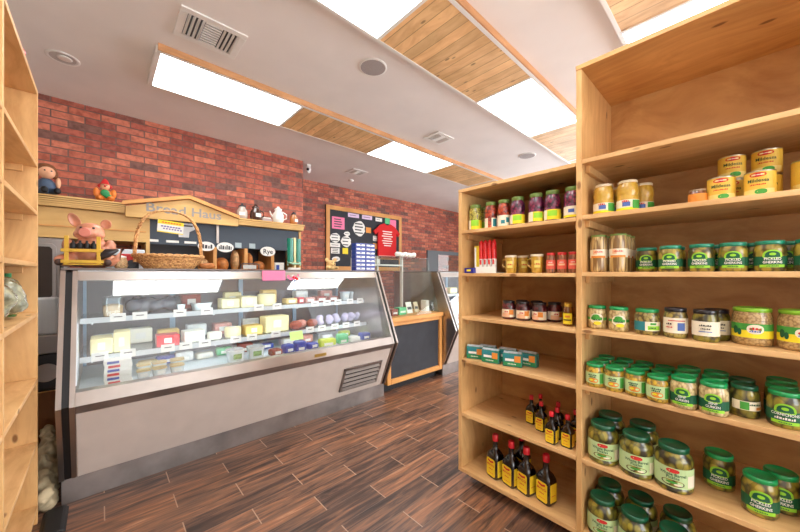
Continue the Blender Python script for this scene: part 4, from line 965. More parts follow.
# T-shirt hanging
Y = YW - .09
def SX(px): return xat(px, Y)
zt, zb_ = zat(387, 224, Y), zat(387, 257, Y)
cx = SX(387); hw = (SX(396.5) - SX(378.5)) / 2; ow = (SX(400.5) - SX(374.5)) / 2
t = thing('red_t_shirt', 'red T-shirt with white writing hanging on the menu board', 't-shirt', (cx, Y, 0))
zz = lambda k: zt + (zb_ - zt) * k
outline = [(-hw * .35, zz(0)), (-hw * .8, zz(.06)), (-ow, zz(.26)), (-ow * .86, zz(.36)), (-hw, zz(.27)), (-hw * 1.0, zz(.62)), (-hw * .97, zz(1)), (hw * .97, zz(1)), (hw, zz(.62)), (hw, zz(.27)), (ow * .86, zz(.36)), (ow, zz(.26)), (hw * .8, zz(.06)), (hw * .35, zz(0)), (0, zz(.05))]
MB().prism_y(outline, -.02, .02, REDM).build('shirt', t, bevel=.008, seg=2)
MB().prism_y([(-hw * .95, zz(1) + .03), (hw * .95, zz(1) + .03), (hw * .95, zz(1) - .02), (-hw * .95, zz(1) - .02)], -.0215, -.0205, mat('pale_red', (220, 150, 140), .8)).build('hem', t)
lt = MB()
for i, wdt in enumerate((.55, .5, .62, .45, .6, .52, .4)):
    z = zz(.24 + i * .07); lt.box(-hw * wdt, hw * wdt * .9, -.0225, -.021, z - .010, z + .010, PAPER)
lt.build('print', t)

# ================================================================== gap on the left: oven, cabinet, plastic
t = thing('convection_oven', 'grey oven with a rounded window in the gap left of the deli case', 'oven', (-.44, 4.0, 0))
OV = mat('oven_grey', (156, 150, 146), .4, metal=.5)
MB().box(-.3, .22, 0, .5, 1.02, 1.655, OV).build('body', t, bevel=.01)
MB().prism_y([(-.12, 1.13), (-.10, 1.11), (.14, 1.11), (.165, 1.14), (.165, 1.58), (.14, 1.61), (-.10, 1.61), (-.12, 1.59)], -.012, -.001, OV).build('door', t, bevel=.004)
MB().prism_y([(-.10, 1.15), (.125, 1.15), (.14, 1.17), (.14, 1.56), (.125, 1.58), (-.10, 1.58)], -.016, -.0125, mat('dark_oven_glass', (62, 56, 54), .15)).build('window', t)
MB().tube([(.195, -.02, 1.2), (.195, -.02, 1.5)], .012, BLACK).build('handle', t)
slicer = t = thing('food_slicer', 'white and grey slicing machine under the oven, in the left gap', 'machine', (xat(46, 3.7), 3.72, .4405))
MB().box(-.12, .10, .02, .2, 0, .28, DARKG).build('stand', t, bevel=.01); MB().box(-.12, .10, 0, .2, .2805, .43, OV).build('base', t, bevel=.012, seg=2); MB().box(-.12, .06, .02, .18, .4305, .72, INW).build('housing', t, bevel=.015, seg=2)
MB().lathe([(.07, 0), (.07, .012)], STEEL, 24).build('wheel', t)
for ch in t.children:
    if ch.name.startswith('wheel'): ch.rotation_euler = (R(90), 0, 0); ch.location = (0, -.013, .14)
t = thing('brown_cabinet', 'plain brown cabinet in the left gap beside the deli case', 'cabinet', (0, 0, 0)); MB().box(-.62, -.20, 3.68, 4.0, .0, .435, BRN).build('body', t); MB().box(-.62, -.2, 3.675, 4.0, .4355, .4395, ORW).build('top', t)
sx_ = xat(46, 3.7); MB().tube([(.09, -.005, .03), (.10, -.03, .01), (.06, -.035, .008), (.0, -.03, .008), (-.06, -.02, .008)], .007, BLACK).build('power_cable', slicer)
FOAM = mat('dirty_white_plastic', (190, 174, 140), .7, noise=.3, nscale=14, bump=.5)
b = MB()
for i in range(34):
    k = i / 33; yy = 2.71 + k * .72; b.sph((-.232 - .03 * k + random.uniform(-.02, .012), yy, .05 + random.uniform(0, .12) * (.5 + k)), (random.uniform(.03, .05), random.uniform(.04, .07), random.uniform(.04, .08)), FOAM, 8, 6)
b.sph((-.245, 3.06, .03), (.05, .40, .04), FOAM)
o = tag(b.build('crumpled_plastic', remesh=.010), 'crumpled dirty white plastic sheet stuffed beside the foot of the deli case', 'plastic sheet')
dm = bpy.data.textures.new('crumple', 'CLOUDS'); dm.noise_scale = .05; q = o.modifiers.new('d', 'DISPLACE'); q.texture = dm; q.strength = .06
o = tag(MB().prism_y([(-.24, 0.001), (-.13, .001), (-.15, .02), (-.22, .022)], 2.42, 2.67, BLACK).build('black_edge_strip', bevel=.006), 'short black rubber strip on the floor by the left shelf foot', 'strip')

# left shelf goods
t = thing('tea_packet', 'white and yellow packet standing on the eye-level board of the left shelf', 'packet', (-.40, 2.34, 1.4105), R(60)); MB().box(-.05, .05, -.03, .03, 0, .17, PAPER).build('packet', t, bevel=.006); MB().box(-.04, .04, -.0315, -.0305, .03, .08, YELP).box(-.04, .04, -.0315, -.0305, .1, .14, GRNP).build('print', t)
CLP = mat('crinkled_clear_plastic', (150, 150, 122), .18, coat=1, noise=.6, nscale=26, bump=1)
b = MB()
for i in range(16): b.sph((random.uniform(-.05, .05), random.uniform(-.12, .12), .05 + random.random() * .10), (.055, .07, .05), CLP, 10, 8)
o = tag(b.build('plastic_bag', remesh=.009), 'crinkled clear plastic bag of goods on the left shelf', 'bag'); o.location = (-.35, 2.22, 1.1435)
q = o.modifiers.new('d', 'DISPLACE'); q.texture = dm; q.strength = .02
t = thing('green_bottle', 'green capped bottle lying in the plastic bag corner of the left shelf', 'bottle', (-.33, 2.42, 1.1435)); MB().lathe([(.03, 0), (.034, .02), (.034, .12), (.012, .16), (.012, .19)], mat('green_glass', (60, 100, 50), .15, coat=1), 16).build('body', t); MB().lathe([(.014, .19), (.014, .21)], GRN, 12).build('cap', t)
t = thing('pasta_packet', 'pale packet on the board below the plastic bag on the left shelf', 'packet', (-.36, 2.1, .7895), R(70)); MB().box(-.05, .05, -.03, .03, 0, .14, mat('pale_packet', (222, 200, 150), .4)).build('packet', t, bevel=.006); MB().box(-.03, .03, -.0315, -.0305, .04, .1, PAPER).build('print', t)
b = MB()
for i in range(12): b.sph((random.uniform(-.04, .04), random.uniform(-.12, .12), .04 + random.random() * .05), (.055, .06, .04), CLP, 10, 8)
o = tag(b.build('plastic_bag', remesh=.009), 'clear plastic bag with yellow goods on the bottom board of the left shelf', 'bag'); o.location = (-.33, 2.10, .1035)
t = thing('yellow_packet', 'yellow packet beside the bag on the bottom board of the left shelf', 'packet', (-.33, 1.85, .1035), R(60)); MB().box(-.04, .04, -.03, .03, 0, .12, YELP).build('packet', t, bevel=.006); MB().box(-.03, .03, -.0315, -.0305, .04, .09, BLUEP).build('print', t)
t = thing('red_ornament', 'glossy red ornament on top of the left shelf', 'ornament', (-.31, 2.30, 2.3425))
MB().sph((0, 0, .028), (.05, .06, .028), REDW).sph((.02, .04, .06), (.03, .035, .03), REDW).build('body', t, remesh=.006); MB().sph((.035, .07, .075), (.012, .014, .012), BLACK).build('tip', t)

# ================================================================== jar kinds
GLID = mat('green_lid', (20, 156, 84), .3, coat=.5); DGLID = mat('dark_green_lid', (14, 92, 60), .3, coat=.5); OLID = mat('olive_green_lid', (120, 150, 70), .35, coat=.4); TLID = mat('teal_green_lid', (20, 140, 108), .3, coat=.5)
BLID = mat('black_lid', (28, 26, 34), .3, coat=.5); WLID = mat('cream_lid', (224, 208, 176), .35, coat=.3); RLID = mat('red_lid', (206, 44, 44), .35, coat=.4); LLID = mat('lime_lid', (140, 200, 50), .35, coat=.4)
C_GH = contents('gherkins_in_brine', (160, 144, 44), (108, 104, 34), (44, 40, 16), (42, 42, 26))
C_GHY = contents('yellow_gherkins', (188, 164, 60), (140, 124, 40), (72, 62, 24), (42, 42, 30))
C_REL = contents('yellow_relish', (220, 180, 50), (188, 150, 50), (120, 96, 30), (80, 80, 60))
C_CAB = contents('red_cabbage', (150, 40, 80), (96, 24, 66), (48, 14, 40), (70, 70, 60))
C_PAP = contents('tomato_peppers', (206, 84, 40), (164, 48, 30), (96, 30, 22), (60, 60, 60))
C_KR = contents('sauerkraut', (224, 204, 150), (206, 180, 124), (160, 134, 84), (90, 90, 50))
C_BEAN = contents('olive_vegetables', (176, 160, 80), (140, 120, 60), (80, 66, 34), (70, 70, 60))
C_MUS = contents('yellow_mustard', (206, 164, 60), (202, 160, 54), (196, 152, 50), (60, 60, 60))
C_JAM = contents('dark_jam', (110, 16, 26), (80, 10, 20), (40, 6, 12), (60, 60, 60))
C_ASP = contents('pale_asparagus', (222, 196, 140), (198, 164, 100), (130, 96, 52), (110, 110, 8))
C_SAU = contents('sausages', (170, 110, 70), (150, 90, 60), (110, 60, 40), (90, 90, 14))
LG = mat('label_light_green', (196, 220, 160), .6); DG = mat('label_dark_green', (16, 92, 58), .6); MG = mat('label_mid_green', (70, 160, 60), .6); LY = mat('label_yellow', (244, 222, 40), .6); LLM = mat('label_lime', (150, 214, 50), .6)
LR = mat('label_red', (210, 44, 38), .6); LSAL = mat('label_salmon', (226, 96, 76), .6); LO = mat('label_orange', (226, 140, 50), .6); LT = mat('label_teal', (40, 130, 140), .6); LC = mat('label_cream', (240, 230, 206), .6); LBK = mat('print_black', (24, 24, 24), .6); LB = mat('label_blue', (80, 110, 180), .6)
LPE = mat('label_peach', (240, 190, 150), .6)
def lid_mb(r, z0, z1, m):
    b = MB(); n = 32; rg = []
    def ring(rad, z, rip=0): return [((rad + (rip if i % 2 else 0)) * math.cos(2 * math.pi * i / n), (rad + (rip if i % 2 else 0)) * math.sin(2 * math.pi * i / n), z) for i in range(n)]
    b.rings([ring(r * .96, z0), ring(r, z0 + .001, -.0006), ring(r, z1 - .003, -.0006), ring(r * .95, z1), ring(r * .86, z1 + .0004), ring(r * .84, z1 - .0012), ring(.001, z1 - .0012)], m)
    return b
def jar(kind, name, r, h, lidm, cm, label_fn, cat='jar', lid_r=.92, lid_h=.13, shape='straight', rim=None):
    CAT[kind] = cat
    def mk():
        o = bpy.data.objects.new(name, None); o.empty_display_size = .03; sc.collection.objects.link(o)
        zl = h * (1 - lid_h)
        if shape == 'straight': pr = [(r * .86, 0), (r * .96, .004), (r, .012), (r, zl * .80), (r * .985, zl * .87), (r * lid_r * .96, zl * .97), (r * lid_r * .94, zl + .002)]
        elif shape == 'belly': pr = [(r * .86, 0), (r * .97, .004), (r, .015), (r * .955, zl * .12), (r * .955, zl * .66), (r, zl * .70), (r * .985, zl * .82), (r * .9, zl * .91), (r * lid_r * .95, zl * .97), (r * lid_r * .94, zl + .002)]
        elif shape == 'waist': pr = [(r * .86, 0), (r * .97, .004), (r, .012), (r, zl * .50), (r * .93, zl * .56), (r * .98, zl * .62), (r, zl * .72), (r * .95, zl * .88), (r * lid_r * .95, zl * .97), (r * lid_r * .94, zl + .002)]
        MB().lathe(pr, cm, 32).build('glass_body', o)
        lid_mb(r * lid_r, zl, h, lidm).build('lid', o)
        b = MB(); label_fn(b, r, h, zl); b.build('paper_label', o)
        return o
    KINDS[kind] = mk
E = .0007
def lab_pickles(l1, l2):
    def f(b, r, h, zl):
        q = r + E
        b.patch(q, -r * 1.45, r * 1.45, zl * .22, zl * .56, DG); b.blob(q + E, 0, zl * .56, r * .62, zl * .24, LLM, arch=True); b.blob(q + 2 * E, 0, zl * .58, r * .46, zl * .17, DG, arch=True); b.blob(q + 3 * E, 0, zl * .64, r * .2, zl * .05, LLM)
        b.wtext(l1, r * .30, 0, zl * .46, q + 4 * E, PAPER, .9); b.wtext(l2, r * .30, 0, zl * .335, q + 4 * E, PAPER, .85); b.patch(q + E, -r * .8, r * .8, zl * .15, zl * .25, LLM)
        b.wtext(9, r * .14, 0, zl * .2, q + 3 * E, DG)
    return f
def lab_band(bg, z0, z1, blocks=(), texts=(), wide=1.5):
    def f(b, r, h, zl):
        q = r + E; b.patch(q, -r * wide, r * wide, zl * z0, zl * z1, bg, 14)
        for i, (u0, u1, v0, v1, m) in enumerate(blocks): b.patch(q + E * (1 + i * .5), r * u0, r * u1, zl * v0, zl * v1, m)
        for s_, sz, u, v, m in texts: b.wtext(s_, r * sz, r * u, zl * v, q + E * 4, m)
    return f
def lab_barrel(b, r, h, zl):
    q = r + E
    b.patch(q, -r * 1.5, r * 1.5, zl * .16, zl * .66, LG, 14); b.patch(q + E, r * .75, r * 1.35, zl * .2, zl * .5, LC); b.blob(q + E, -.05 * r, zl * .585, r * .34, zl * .055, LR)
    b.wtext('Whole Barrel', r * .25, -.05 * r, zl * .49, q + 2 * E, DG); b.wtext('Pickles', r * .25, -.05 * r, zl * .41, q + 2 * E, DG)
    b.blob(q + E, -.05 * r, zl * .27, r * .6, zl * .085, C_GHY); b.blob(q + 2 * E, -.1 * r, zl * .29, r * .3, zl * .03, MG); b.blob(q + 2 * E, .2 * r, zl * .25, r * .2, zl * .025, LC)
def lab_relish(b, r, h, zl):
    q = r + E; b.patch(q, -r * 1.5, r * 1.5, zl * .2, zl * .74, LG, 14); b.patch(q + E, r * .7, r * 1.2, zl * .22, zl * .7, MG); b.blob(q + E, 0, zl * .36, r * .55, zl * .12, LO); b.blob(q + 2 * E, -.2 * r, zl * .38, r * .2, zl * .05, LY)
    b.wtext(6, r * .27, -.1 * r, zl * .62, q + 2 * E, DG); b.wtext(5, r * .27, -.1 * r, zl * .53, q + 2 * E, DG)
def lab_kraut(b, r, h, zl):
    q = r + E; b.patch(q, -r * 1.4, r * 1.4, zl * .45, zl * .58, MG); b.blob(q + E, 0, zl * .52, r * .7, zl * .25, LC); b.blob(q + 2 * E, -.05 * r, zl * .6, r * .4, zl * .13, MG); b.blob(q + 2 * E, .1 * r, zl * .3, r * .4, zl * .09, LY)
    b.wtext(5, r * .26, 0, zl * .46, q + 3 * E, DG)
jar('gherkin', 'gherkin_jar', .0415, .112, TLID, C_GHY, lab_pickles('PICKLED', 'GHERKINS'))
jar('gherkin_big', 'gherkin_jar', .049, .142, GLID, C_GHY, lab_pickles('PICKLED', 'GHERKINS'))
jar('senf', 'mustard_gherkin_jar', .0425, .122, GLID, C_KR, lab_pickles('SENF', 'GURKEN'))
jar('cornichon', 'cornichon_jar', .044, .125, GLID, C_GH, lab_pickles('CORNICHONS', 8))
jar('relish', 'relish_jar', .039, .108, GLID, C_REL, lab_relish)
jar('barrel', 'barrel_pickle_jar', .064, .178, DGLID, C_GH, lab_barrel, lid_r=.80, shape='belly', lid_h=.12)
jar('kraut', 'sauerkraut_jar', .041, .112, GLID, C_KR, lab_kraut)
jar(5, 'mixed_pickle_jar', .046, .112, GLID, C_BEAN, lab_band(LT, .2, .6, ((-.1, 1.3, .2, .6, LC), (.1, 1.2, .24, .42, LLM), (.3, .8, .46, .56, MG)), ((5, .2, .5, .33, DG),)))
jar('bean', 'cream_label_jar', .040, .124, BLID, C_BEAN, lab_band(LC, .2, .78, ((.2, .85, .3, .6, LB), (-.6, .9, .66, .69, LR)), ((3, .3, -.5, .55, LBK), (5, .22, -.5, .42, LR))))
jar('caper', 'caper_jar', .041, .124, BLID, C_GH, lab_band(LC, .22, .74, ((-.5, .5, .36, .39, LB),), ((6, .26, 0, .6, LBK), (6, .2, 0, .48, LBK))))
jar('tartar', 'side_label_jar', .041, .118, DGLID, C_GH, lab_band(LC, .3, .62, ((-.9, -.3, .32, .6, MG), (.2, .9, .34, .44, LO)), ((6, .24, .1, .52, DG),)))
jar('wide', 'wide_lime_lid_jar', .054, .140, LLID, contents('mustard_paste_seeds', (198, 164, 108), (186, 150, 94), (150, 116, 70), (120, 120, 120)), lab_band(MG, .3, .72, ((-1.4, 1.4, .28, .4, LY), (-1.4, 1.4, .66, .72, LLM)), ((6, .3, .1, .56, DG),)), lid_r=.95, lid_h=.11)
def wide_lab(b, r, h, zl):
    q = r + E; b.patch(q, -r * 1.5, r * 1.5, zl * .46, zl * .66, MG, 14); b.patch(q, -r * 1.5, r * 1.5, zl * .24, zl * .46, LY, 14); b.blob(q + E, .15 * r, zl * .5, r * .42, zl * .14, LC); b.wtext(4, r * .26, .15 * r, zl * .52, q + 2 * E, LR); b.wtext(5, r * .2, .15 * r, zl * .44, q + 2 * E, LB)
    b.blob(q + E, -.9 * r, zl * .45, r * .16, zl * .12, DG); b.blob(q + E, -.65 * r, zl * .4, r * .12, zl * .1, DG)
jar('wide', 'wide_lime_lid_jar', .054, .140, LLID, contents('mustard_paste_seeds', (198, 164, 108), (186, 150, 94), (150, 116, 70), (120, 120, 120)), wide_lab, lid_r=.95, lid_h=.11)
lower = ((-1.4, -.55, .06, .46, LC), (-.5, .7, .2, .46, LLM))
jar('t_pick', 'tall_pickle_jar', .042, .168, OLID, contents('pickle_slices', (206, 196, 90), (170, 160, 60), (110, 100, 40), (90, 90, 90)), lab_band(LY, .06, .46, lower), shape='waist', lid_r=.85)
jar('t_pap', 'tall_pepper_jar', .038, .168, OLID, C_PAP, lab_band(LC, .06, .46, ((-.3, .3, .06, .46, C_PAP), (.5, 1.2, .1, .42, LT))), shape='waist', lid_r=.88)
jar('t_pap2', 'tall_pepper_jar', .038, .168, OLID, C_PAP, lab_band(LC, .06, .5, ((-.5, .1, .15, .3, LT), (.3, .8, .2, .4, LT))), shape='waist', lid_r=.88)
jar('t_cab', 'red_cabbage_jar', .041, .170, OLID, C_CAB, lab_band(LY, .08, .44, ((-1.4, -.6, .08, .44, LC), (-.5, .7, .2, .40, LLM))), shape='waist', lid_r=.85)
jar('t_cab2', 'red_cabbage_jar', .041, .170, OLID, C_CAB, lab_band(LC, .10, .46, ((-1.4, 1.4, .08, .16, LY), (-.4, .3, .24, .36, LB))), shape='waist', lid_r=.85)
jar('mus', 'mustard_jar', .044, .150, WLID, C_MUS, lab_band(LC, .10, .42, ((-1.4, 1.4, .08, .16, LY), (.5, 1.4, .12, .40, MG), (-.4, .3, .2, .34, LB)), ((4, .3, -.1, .37, LR),)), shape='waist', lid_r=.88, lid_h=.08)
jar('asp', 'asparagus_jar', .037, .180, OLID, C_ASP, lab_band(LC, .40, .64, ((-.9, .9, .40, .46, LO), (-.6, -.1, .5, .62, LPE)), ((7, .26, .1, .57, LR),)), lid_r=.93, lid_h=.05)
jar('sau', 'sausage_jar', .024, .108, RLID, C_SAU, lab_band(LSAL, .22, .74, ((-.7, .7, .42, .52, LPE),), ((5, .3, 0, .6, PAPER),)), lid_r=.94)
jar('jam', 'jam_jar', .040, .110, BLID, C_JAM, lab_band(LC, .14, .62, ((-.9, .3, .14, .4, LPE), (.2, .9, .3, .6, LO)), ((3, .34, -.2, .48, LR),)), lid_r=.86)
jar('small', 'small_spread_jar', .030, .062, mat('tan_lid', (150, 128, 100), .4), contents('brown_spread', (150, 90, 50), (130, 74, 40), (100, 56, 30)), lab_band(LO, .2, .8))
# mugs of mustard, honey, tins, bottles
CAT['mug'] = 'mustard mug'
def mk():
    o = bpy.data.objects.new('mustard_mug', None); sc.collection.objects.link(o)
    b = MB().lathe([(.026, 0), (.029, .006), (.033, .092)], C_MUS, 24); b.build('glass_body', o)
    MB().lathe([(.0345, .0921), (.0345, .102), (.032, .104)], WLID, 24).build('lid', o)
    MB().tube([(-.031, 0, .08), (-.048, 0, .076), (-.05, 0, .045), (-.029, 0, .028)], .004, C_MUS, 8).build('handle', o)
    b = MB(); b.patch(.0335, -.016, .016, .03, .07, mat('label_pale_yellow', (226, 214, 110), .6)); b.wtext(4, .014, 0, .05, .0345, LR); b.build('paper_label', o); return o
KINDS['mug'] = mk
CAT['honey'] = 'honey jar'
def mk():
    o = bpy.data.objects.new('honey_jar', None); sc.collection.objects.link(o)
    MB().lathe([(.02, 0), (.025, .005), (.026, .05), (.02, .07), (.024, .09), (.018, .1)], mat('honey', (120, 70, 16), .15, coat=1), 20).build('glass_body', o)
    MB().lathe([(.02, .1001), (.02, .116), (.017, .118)], mat('gold_lid', (214, 170, 60), .3, metal=.6), 20).build('lid', o)
    b = MB(); b.patch(.0268, -.024, .024, .012, .068, LY); b.patch(.0274, -.02, .02, .03, .036, LBK); b.patch(.0274, -.012, .012, .046, .056, LO); b.build('paper_label', o); return o
KINDS['honey'] = mk
def tin(kind, r, h):
    CAT[kind] = 'tin'
    def mk():
        o = bpy.data.objects.new('cabbage_tin', None); sc.collection.objects.link(o)
        st_ = mat('tin_steel', (200, 190, 170), .3, metal=1)
        MB().lathe([(r, 0), (r, .003), (r * .985, .004), (r * .985, h - .004), (r, h - .003), (r, h), (r * .95, h), (r * .94, h - .003), (.001, h - .003)], st_, 32).build('can', o)
        b = MB(); q = r + .0004
        b.patch(q, -math.pi * q, math.pi * q, .005, h - .005, mat('tin_label_yellow', (232, 190, 70), .45), 32); b.blob(q + E, 0, h * .84, r * .55, h * .085, LR); b.wtext(9, r * .14, 0, h * .84, q + 2 * E, PAPER)
        b.wtext('Mildessa', r * .42, 0, h * .62, q + E, mat('tin_print_green', (60, 80, 40), .5)); b.wtext(9, r * .2, 0, h * .47, q + E, LR); b.patch(q + E, -r * 1.2, r * 1.2, h * .06, h * .3, mat('tin_print_cream', (240, 214, 130), .5)); b.blob(q + 2 * E, .2 * r, h * .2, r * .4, h * .1, MG); b.build('paper_label', o); return o
    KINDS[kind] = mk
tin('tin', .041, .098); tin('tin_big', .052, .125)
SOY = mat('dark_seasoning_glass', (20, 9, 6), .08, coat=1); RC = mat('red_cap', (214, 24, 40), .35, coat=.3); BYL = mat('bottle_yellow_label', (246, 208, 40), .5)
def bottle(kind, w_, h, name):
    CAT[kind] = 'bottle'
    def mk():
        o = bpy.data.objects.new(name, None); sc.collection.objects.link(o); a = w_ / 2
        rg = []
        for rr, z, p in ((.9, 0, 6), (1, .01, 7), (1, h * .48, 7), (.97, h * .53, 5), (.80, h * .60, 3.4), (.50, h * .655, 2.4), (.38, h * .69, 2), (.36, h * .84, 2), (.38, h * .85, 2)):
            n = 32; ring = []
            for j in range(n):
                t_ = 2 * math.pi * (j + .5) / n; ca, sa = math.cos(t_), math.sin(t_); k = 1 / (abs(ca) ** p + abs(sa) ** p) ** (1 / p); ring.append((a * rr * ca * k, a * rr * sa * k * .86, z))
            rg.append(ring)
        MB().rings(rg, SOY).build('glass_body', o)
        MB().lathe([(a * .42, h * .851), (a * .43, h * .86), (a * .40, h * .985), (a * .34, h)], RC, 20).build('cap', o)
        b = MB(); y = -a * .86 - .0006
        def octo(u0, u1, v0, v1, k, yy, m): b.raw([(u0 + k, yy, v0), (u1 - k, yy, v0), (u1, yy, v0 + k), (u1, yy, v1 - k), (u1 - k, yy, v1), (u0 + k, yy, v1), (u0, yy, v1 - k), (u0, yy, v0 + k)], [tuple(range(8))], m)
        L_ = h * .44
        octo(-a * .78, a * .78, h * .05, h * .46, a * .18, y, BYL)
        b.raw([(-a * .5, y - .0006, h * .385), (0, y - .0006, h * .36), (a * .5, y - .0006, h * .385), (a * .5, y - .0006, h * .43), (0, y - .0006, h * .405), (-a * .5, y - .0006, h * .43)], [(0, 1, 4, 5), (1, 2, 3, 4)], LR)
        b.ftext('MAGGI', a * .42, (0, y - .0007, h * .31), (1, 0, 0), (0, 0, 1), LR); b.ftext(5, a * .24, (0, y - .0007, h * .22), (1, 0, 0), (0, 0, 1), LR); b.box(-a * .45, a * .45, y - .0007, y, h * .12, h * .125, LR)
        b.build('paper_label', o)
        b = MB(); x = a + .0006
        for s_ in (1,):
            b.raw([(s_ * x, -a * .6, h * .07), (s_ * x, a * .6, h * .07), (s_ * x, a * .6, h * .45), (s_ * x, -a * .6, h * .45)], [(0, 1, 2, 3)], BYL)
            b.raw([(s_ * (x + .0004), -a * .4, h * .2), (s_ * (x + .0004), a * .4, h * .2), (s_ * (x + .0004), a * .4, h * .21), (s_ * (x + .0004), -a * .4, h * .21)], [(0, 1, 2, 3)], LR)
        b.build('side_label', o); return o
    KINDS[kind] = mk
bottle('bot_s', .056, .165, 'seasoning_bottle'); bottle('bot_l', .088, .258, 'seasoning_bottle')

# ================================================================== stocking the low unit
def face(y, x=1.78, k=.65): return -math.pi / 2 + math.atan2(y, x) * k
EPS = .0005
Zs = [z + EPS for z in LZ]
for kind, y, r_, lb in (('t_pick', 1.192, 0, 'tall jar of yellow pickle slices at the left end of the top row'), ('t_pap', 1.078, 0, 'tall jar of orange peppers with a split label, second in the top row'), ('t_pap2', .989, .2, 'tall jar of orange peppers with a white label, third in the top row'),
        ('t_cab', .902, 0, 'purple red-cabbage jar with yellow label next to the pepper jars'), ('t_cab', .792, .3, 'purple cabbage jar with yellow label standing apart mid top row'), ('t_cab', .703, 0, 'purple cabbage jar with yellow label, second from the tall unit'), ('t_cab2', .602, 0, 'purple cabbage jar with a white and blue label beside the tall unit')):
    place(kind, lb, (1.79, y, Zs[5]), face(y) + r_, 'tall jars on the top shelf of the low unit')
place('t_pick', 'jar of pickles half hidden behind the first jar in the top row', (1.90, 1.192, Zs[5]), face(1.2), 'tall jars on the top shelf of the low unit')
for y in (.84, .74, .63): place('t_cab', 'red-cabbage jar in the back row, %s' % ('behind the first cabbage jar' if y > .8 else 'behind the lone cabbage jar' if y > .7 else 'behind the jar with the white label'), (1.90, y, Zs[5]), face(y), 'tall jars on the top shelf of the low unit')
# second shelf
for i, (px, X_) in enumerate(((511, 1.78), (523, 1.86), (537, 1.78))): place('mug', 'glass mug of yellow mustard with a cream lid, %s of three' % ('left', 'middle, set back', 'right')[i], (X_, yat(px, X_), Zs[4]), face(.8) + (0, .4, .2)[i], 'mustard mugs')
for i, y in enumerate((.705, .648, .593)): place('sau', 'small sausage jar with red lid and label, %s' % ('left of three', 'middle of three', 'rightmost, against the tall unit')[i], (1.775, y, Zs[4]), face(y), 'sausage jars')
WR = mat('wafer_red', (220, 32, 36), .3, coat=.5)
tr = tag(MB().box(1.745, 1.85, 1.02, 1.165, Zs[4], Zs[4] + .004, PAPER).box(1.745, 1.749, 1.02, 1.165, Zs[4] + .0041, Zs[4] + .04, PAPER).build('white_tray'), 'white cardboard tray holding the red packets on the second shelf', 'tray')
ty = [1.142, 1.112, 1.082, 1.052]
for i, y in enumerate(ty):
    t = thing('red_packet', 'tall red and white packet leaning in the white tray, %s from the left' % N[i], 'packet', (1.785, y, Zs[4] + .0045), -math.pi / 2 + .3, 'red packets in the tray')
    MB().lathe([(.012, 0), (.0135, .01), (.0135, .085)], PAPER, 16, sy=1.8, p=3).build('white_foot', t)
    MB().lathe([(.0136, .0852), (.014, .12), (.0135, .19), (.004, .205)], WR, 16, sy=1.8, p=3).build('red_wrap', t)
    MB().box(-.006, .006, -.0262, -.0248, .05, .08, LR).build('print', t)
t = thing('yellow_packet', 'narrow yellow and white packet left of the red packets', 'packet', (1.80, 1.178, Zs[4]), -math.pi / 2 + .3); MB().box(-.016, .016, -.03, .03, 0, .175, YELP).build('packet', t, bevel=.003); MB().box(-.014, -.004, -.0315, -.0305, .02, .165, PAPER).build('print', t)
t = thing('blue_box', 'low dark blue box with a yellow patch left of the red packets', 'box', (1.745, 1.195, Zs[4]), -math.pi / 2); MB().box(-.035, .035, -.025, .03, 0, .034, mat('deep_blue', (40, 40, 140), .4)).build('box', t, bevel=.002); MB().box(-.016, .014, -.0262, -.0252, .012, .024, LY).build('print', t)
# jam and honey
for i, (x, y) in enumerate(((1.817, .972), (1.820, .882), (1.83, .79), (1.90, .735), (1.91, .935), (1.915, .845))):
    place('jam', 'dark red jam jar with black lid, %s' % ('front left', 'front middle', 'front right', 'far right, half behind', 'rear left', 'rear middle')[i], (x, y, Zs[3]), face(y) + (0, .1, -.3, .5, 0, .2)[i], 'jam jars')
for i, (x, y) in enumerate(((1.79, .625), (1.86, .648))): place('honey', 'small honey jar with yellow label by the tall unit, %s' % ('in front', 'behind it')[i], (x, y, Zs[3]), face(y), 'honey jars')
# foil packs
FG = mat('green_teal_foil', (30, 130, 120), .3, coat=.7, noise=.3, nscale=40); FW = mat('crinkled_film', (190, 206, 210), .15, coat=1, noise=.25, nscale=70)
def pack(x, y, z, rz, label):
    t = thing('teal_packet', label, 'packet', (x, y, z), rz, 'teal and green packets')
    MB().box(-.055, .055, -.022, .022, 0, .078, FG).build('packet', t, bevel=.006, seg=2)
    b = MB(); b.box(-.045, .03, -.0232, -.0222, .052, .072, LT).box(-.05, .05, -.0234, -.0223, .008, .028, GRN).box(-.04, .01, -.0236, -.0224, .034, .048, PAPER).box(.012, .046, -.024, -.0225, .03, .066, LO)
    b.ftext(9, .009, (-.002, -.0242, .018), (1, 0, 0), (0, 0, 1), PAPER); b.build('print', t)
    MB().prism_x([(-.02, .079), (0, .088), (.02, .079)], -.05, .05, FW).build('film_fold', t)
for i, (x, y, dz, r_) in enumerate(((1.765, 1.175, 0, .15), (1.755, 1.055, 0, -.05), (1.775, .925, 0, .1), (1.825, 1.12, 0, .0), (1.84, .99, 0, 0), (1.85, .865, 0, -.2))):
    pack(x, y, Zs[2] + dz, -math.pi / 2 + .25 + r_, 'teal and green food packet on the fourth shelf, %s' % ('front left', 'front middle', 'front right', 'back left', 'back middle', 'back right')[i])
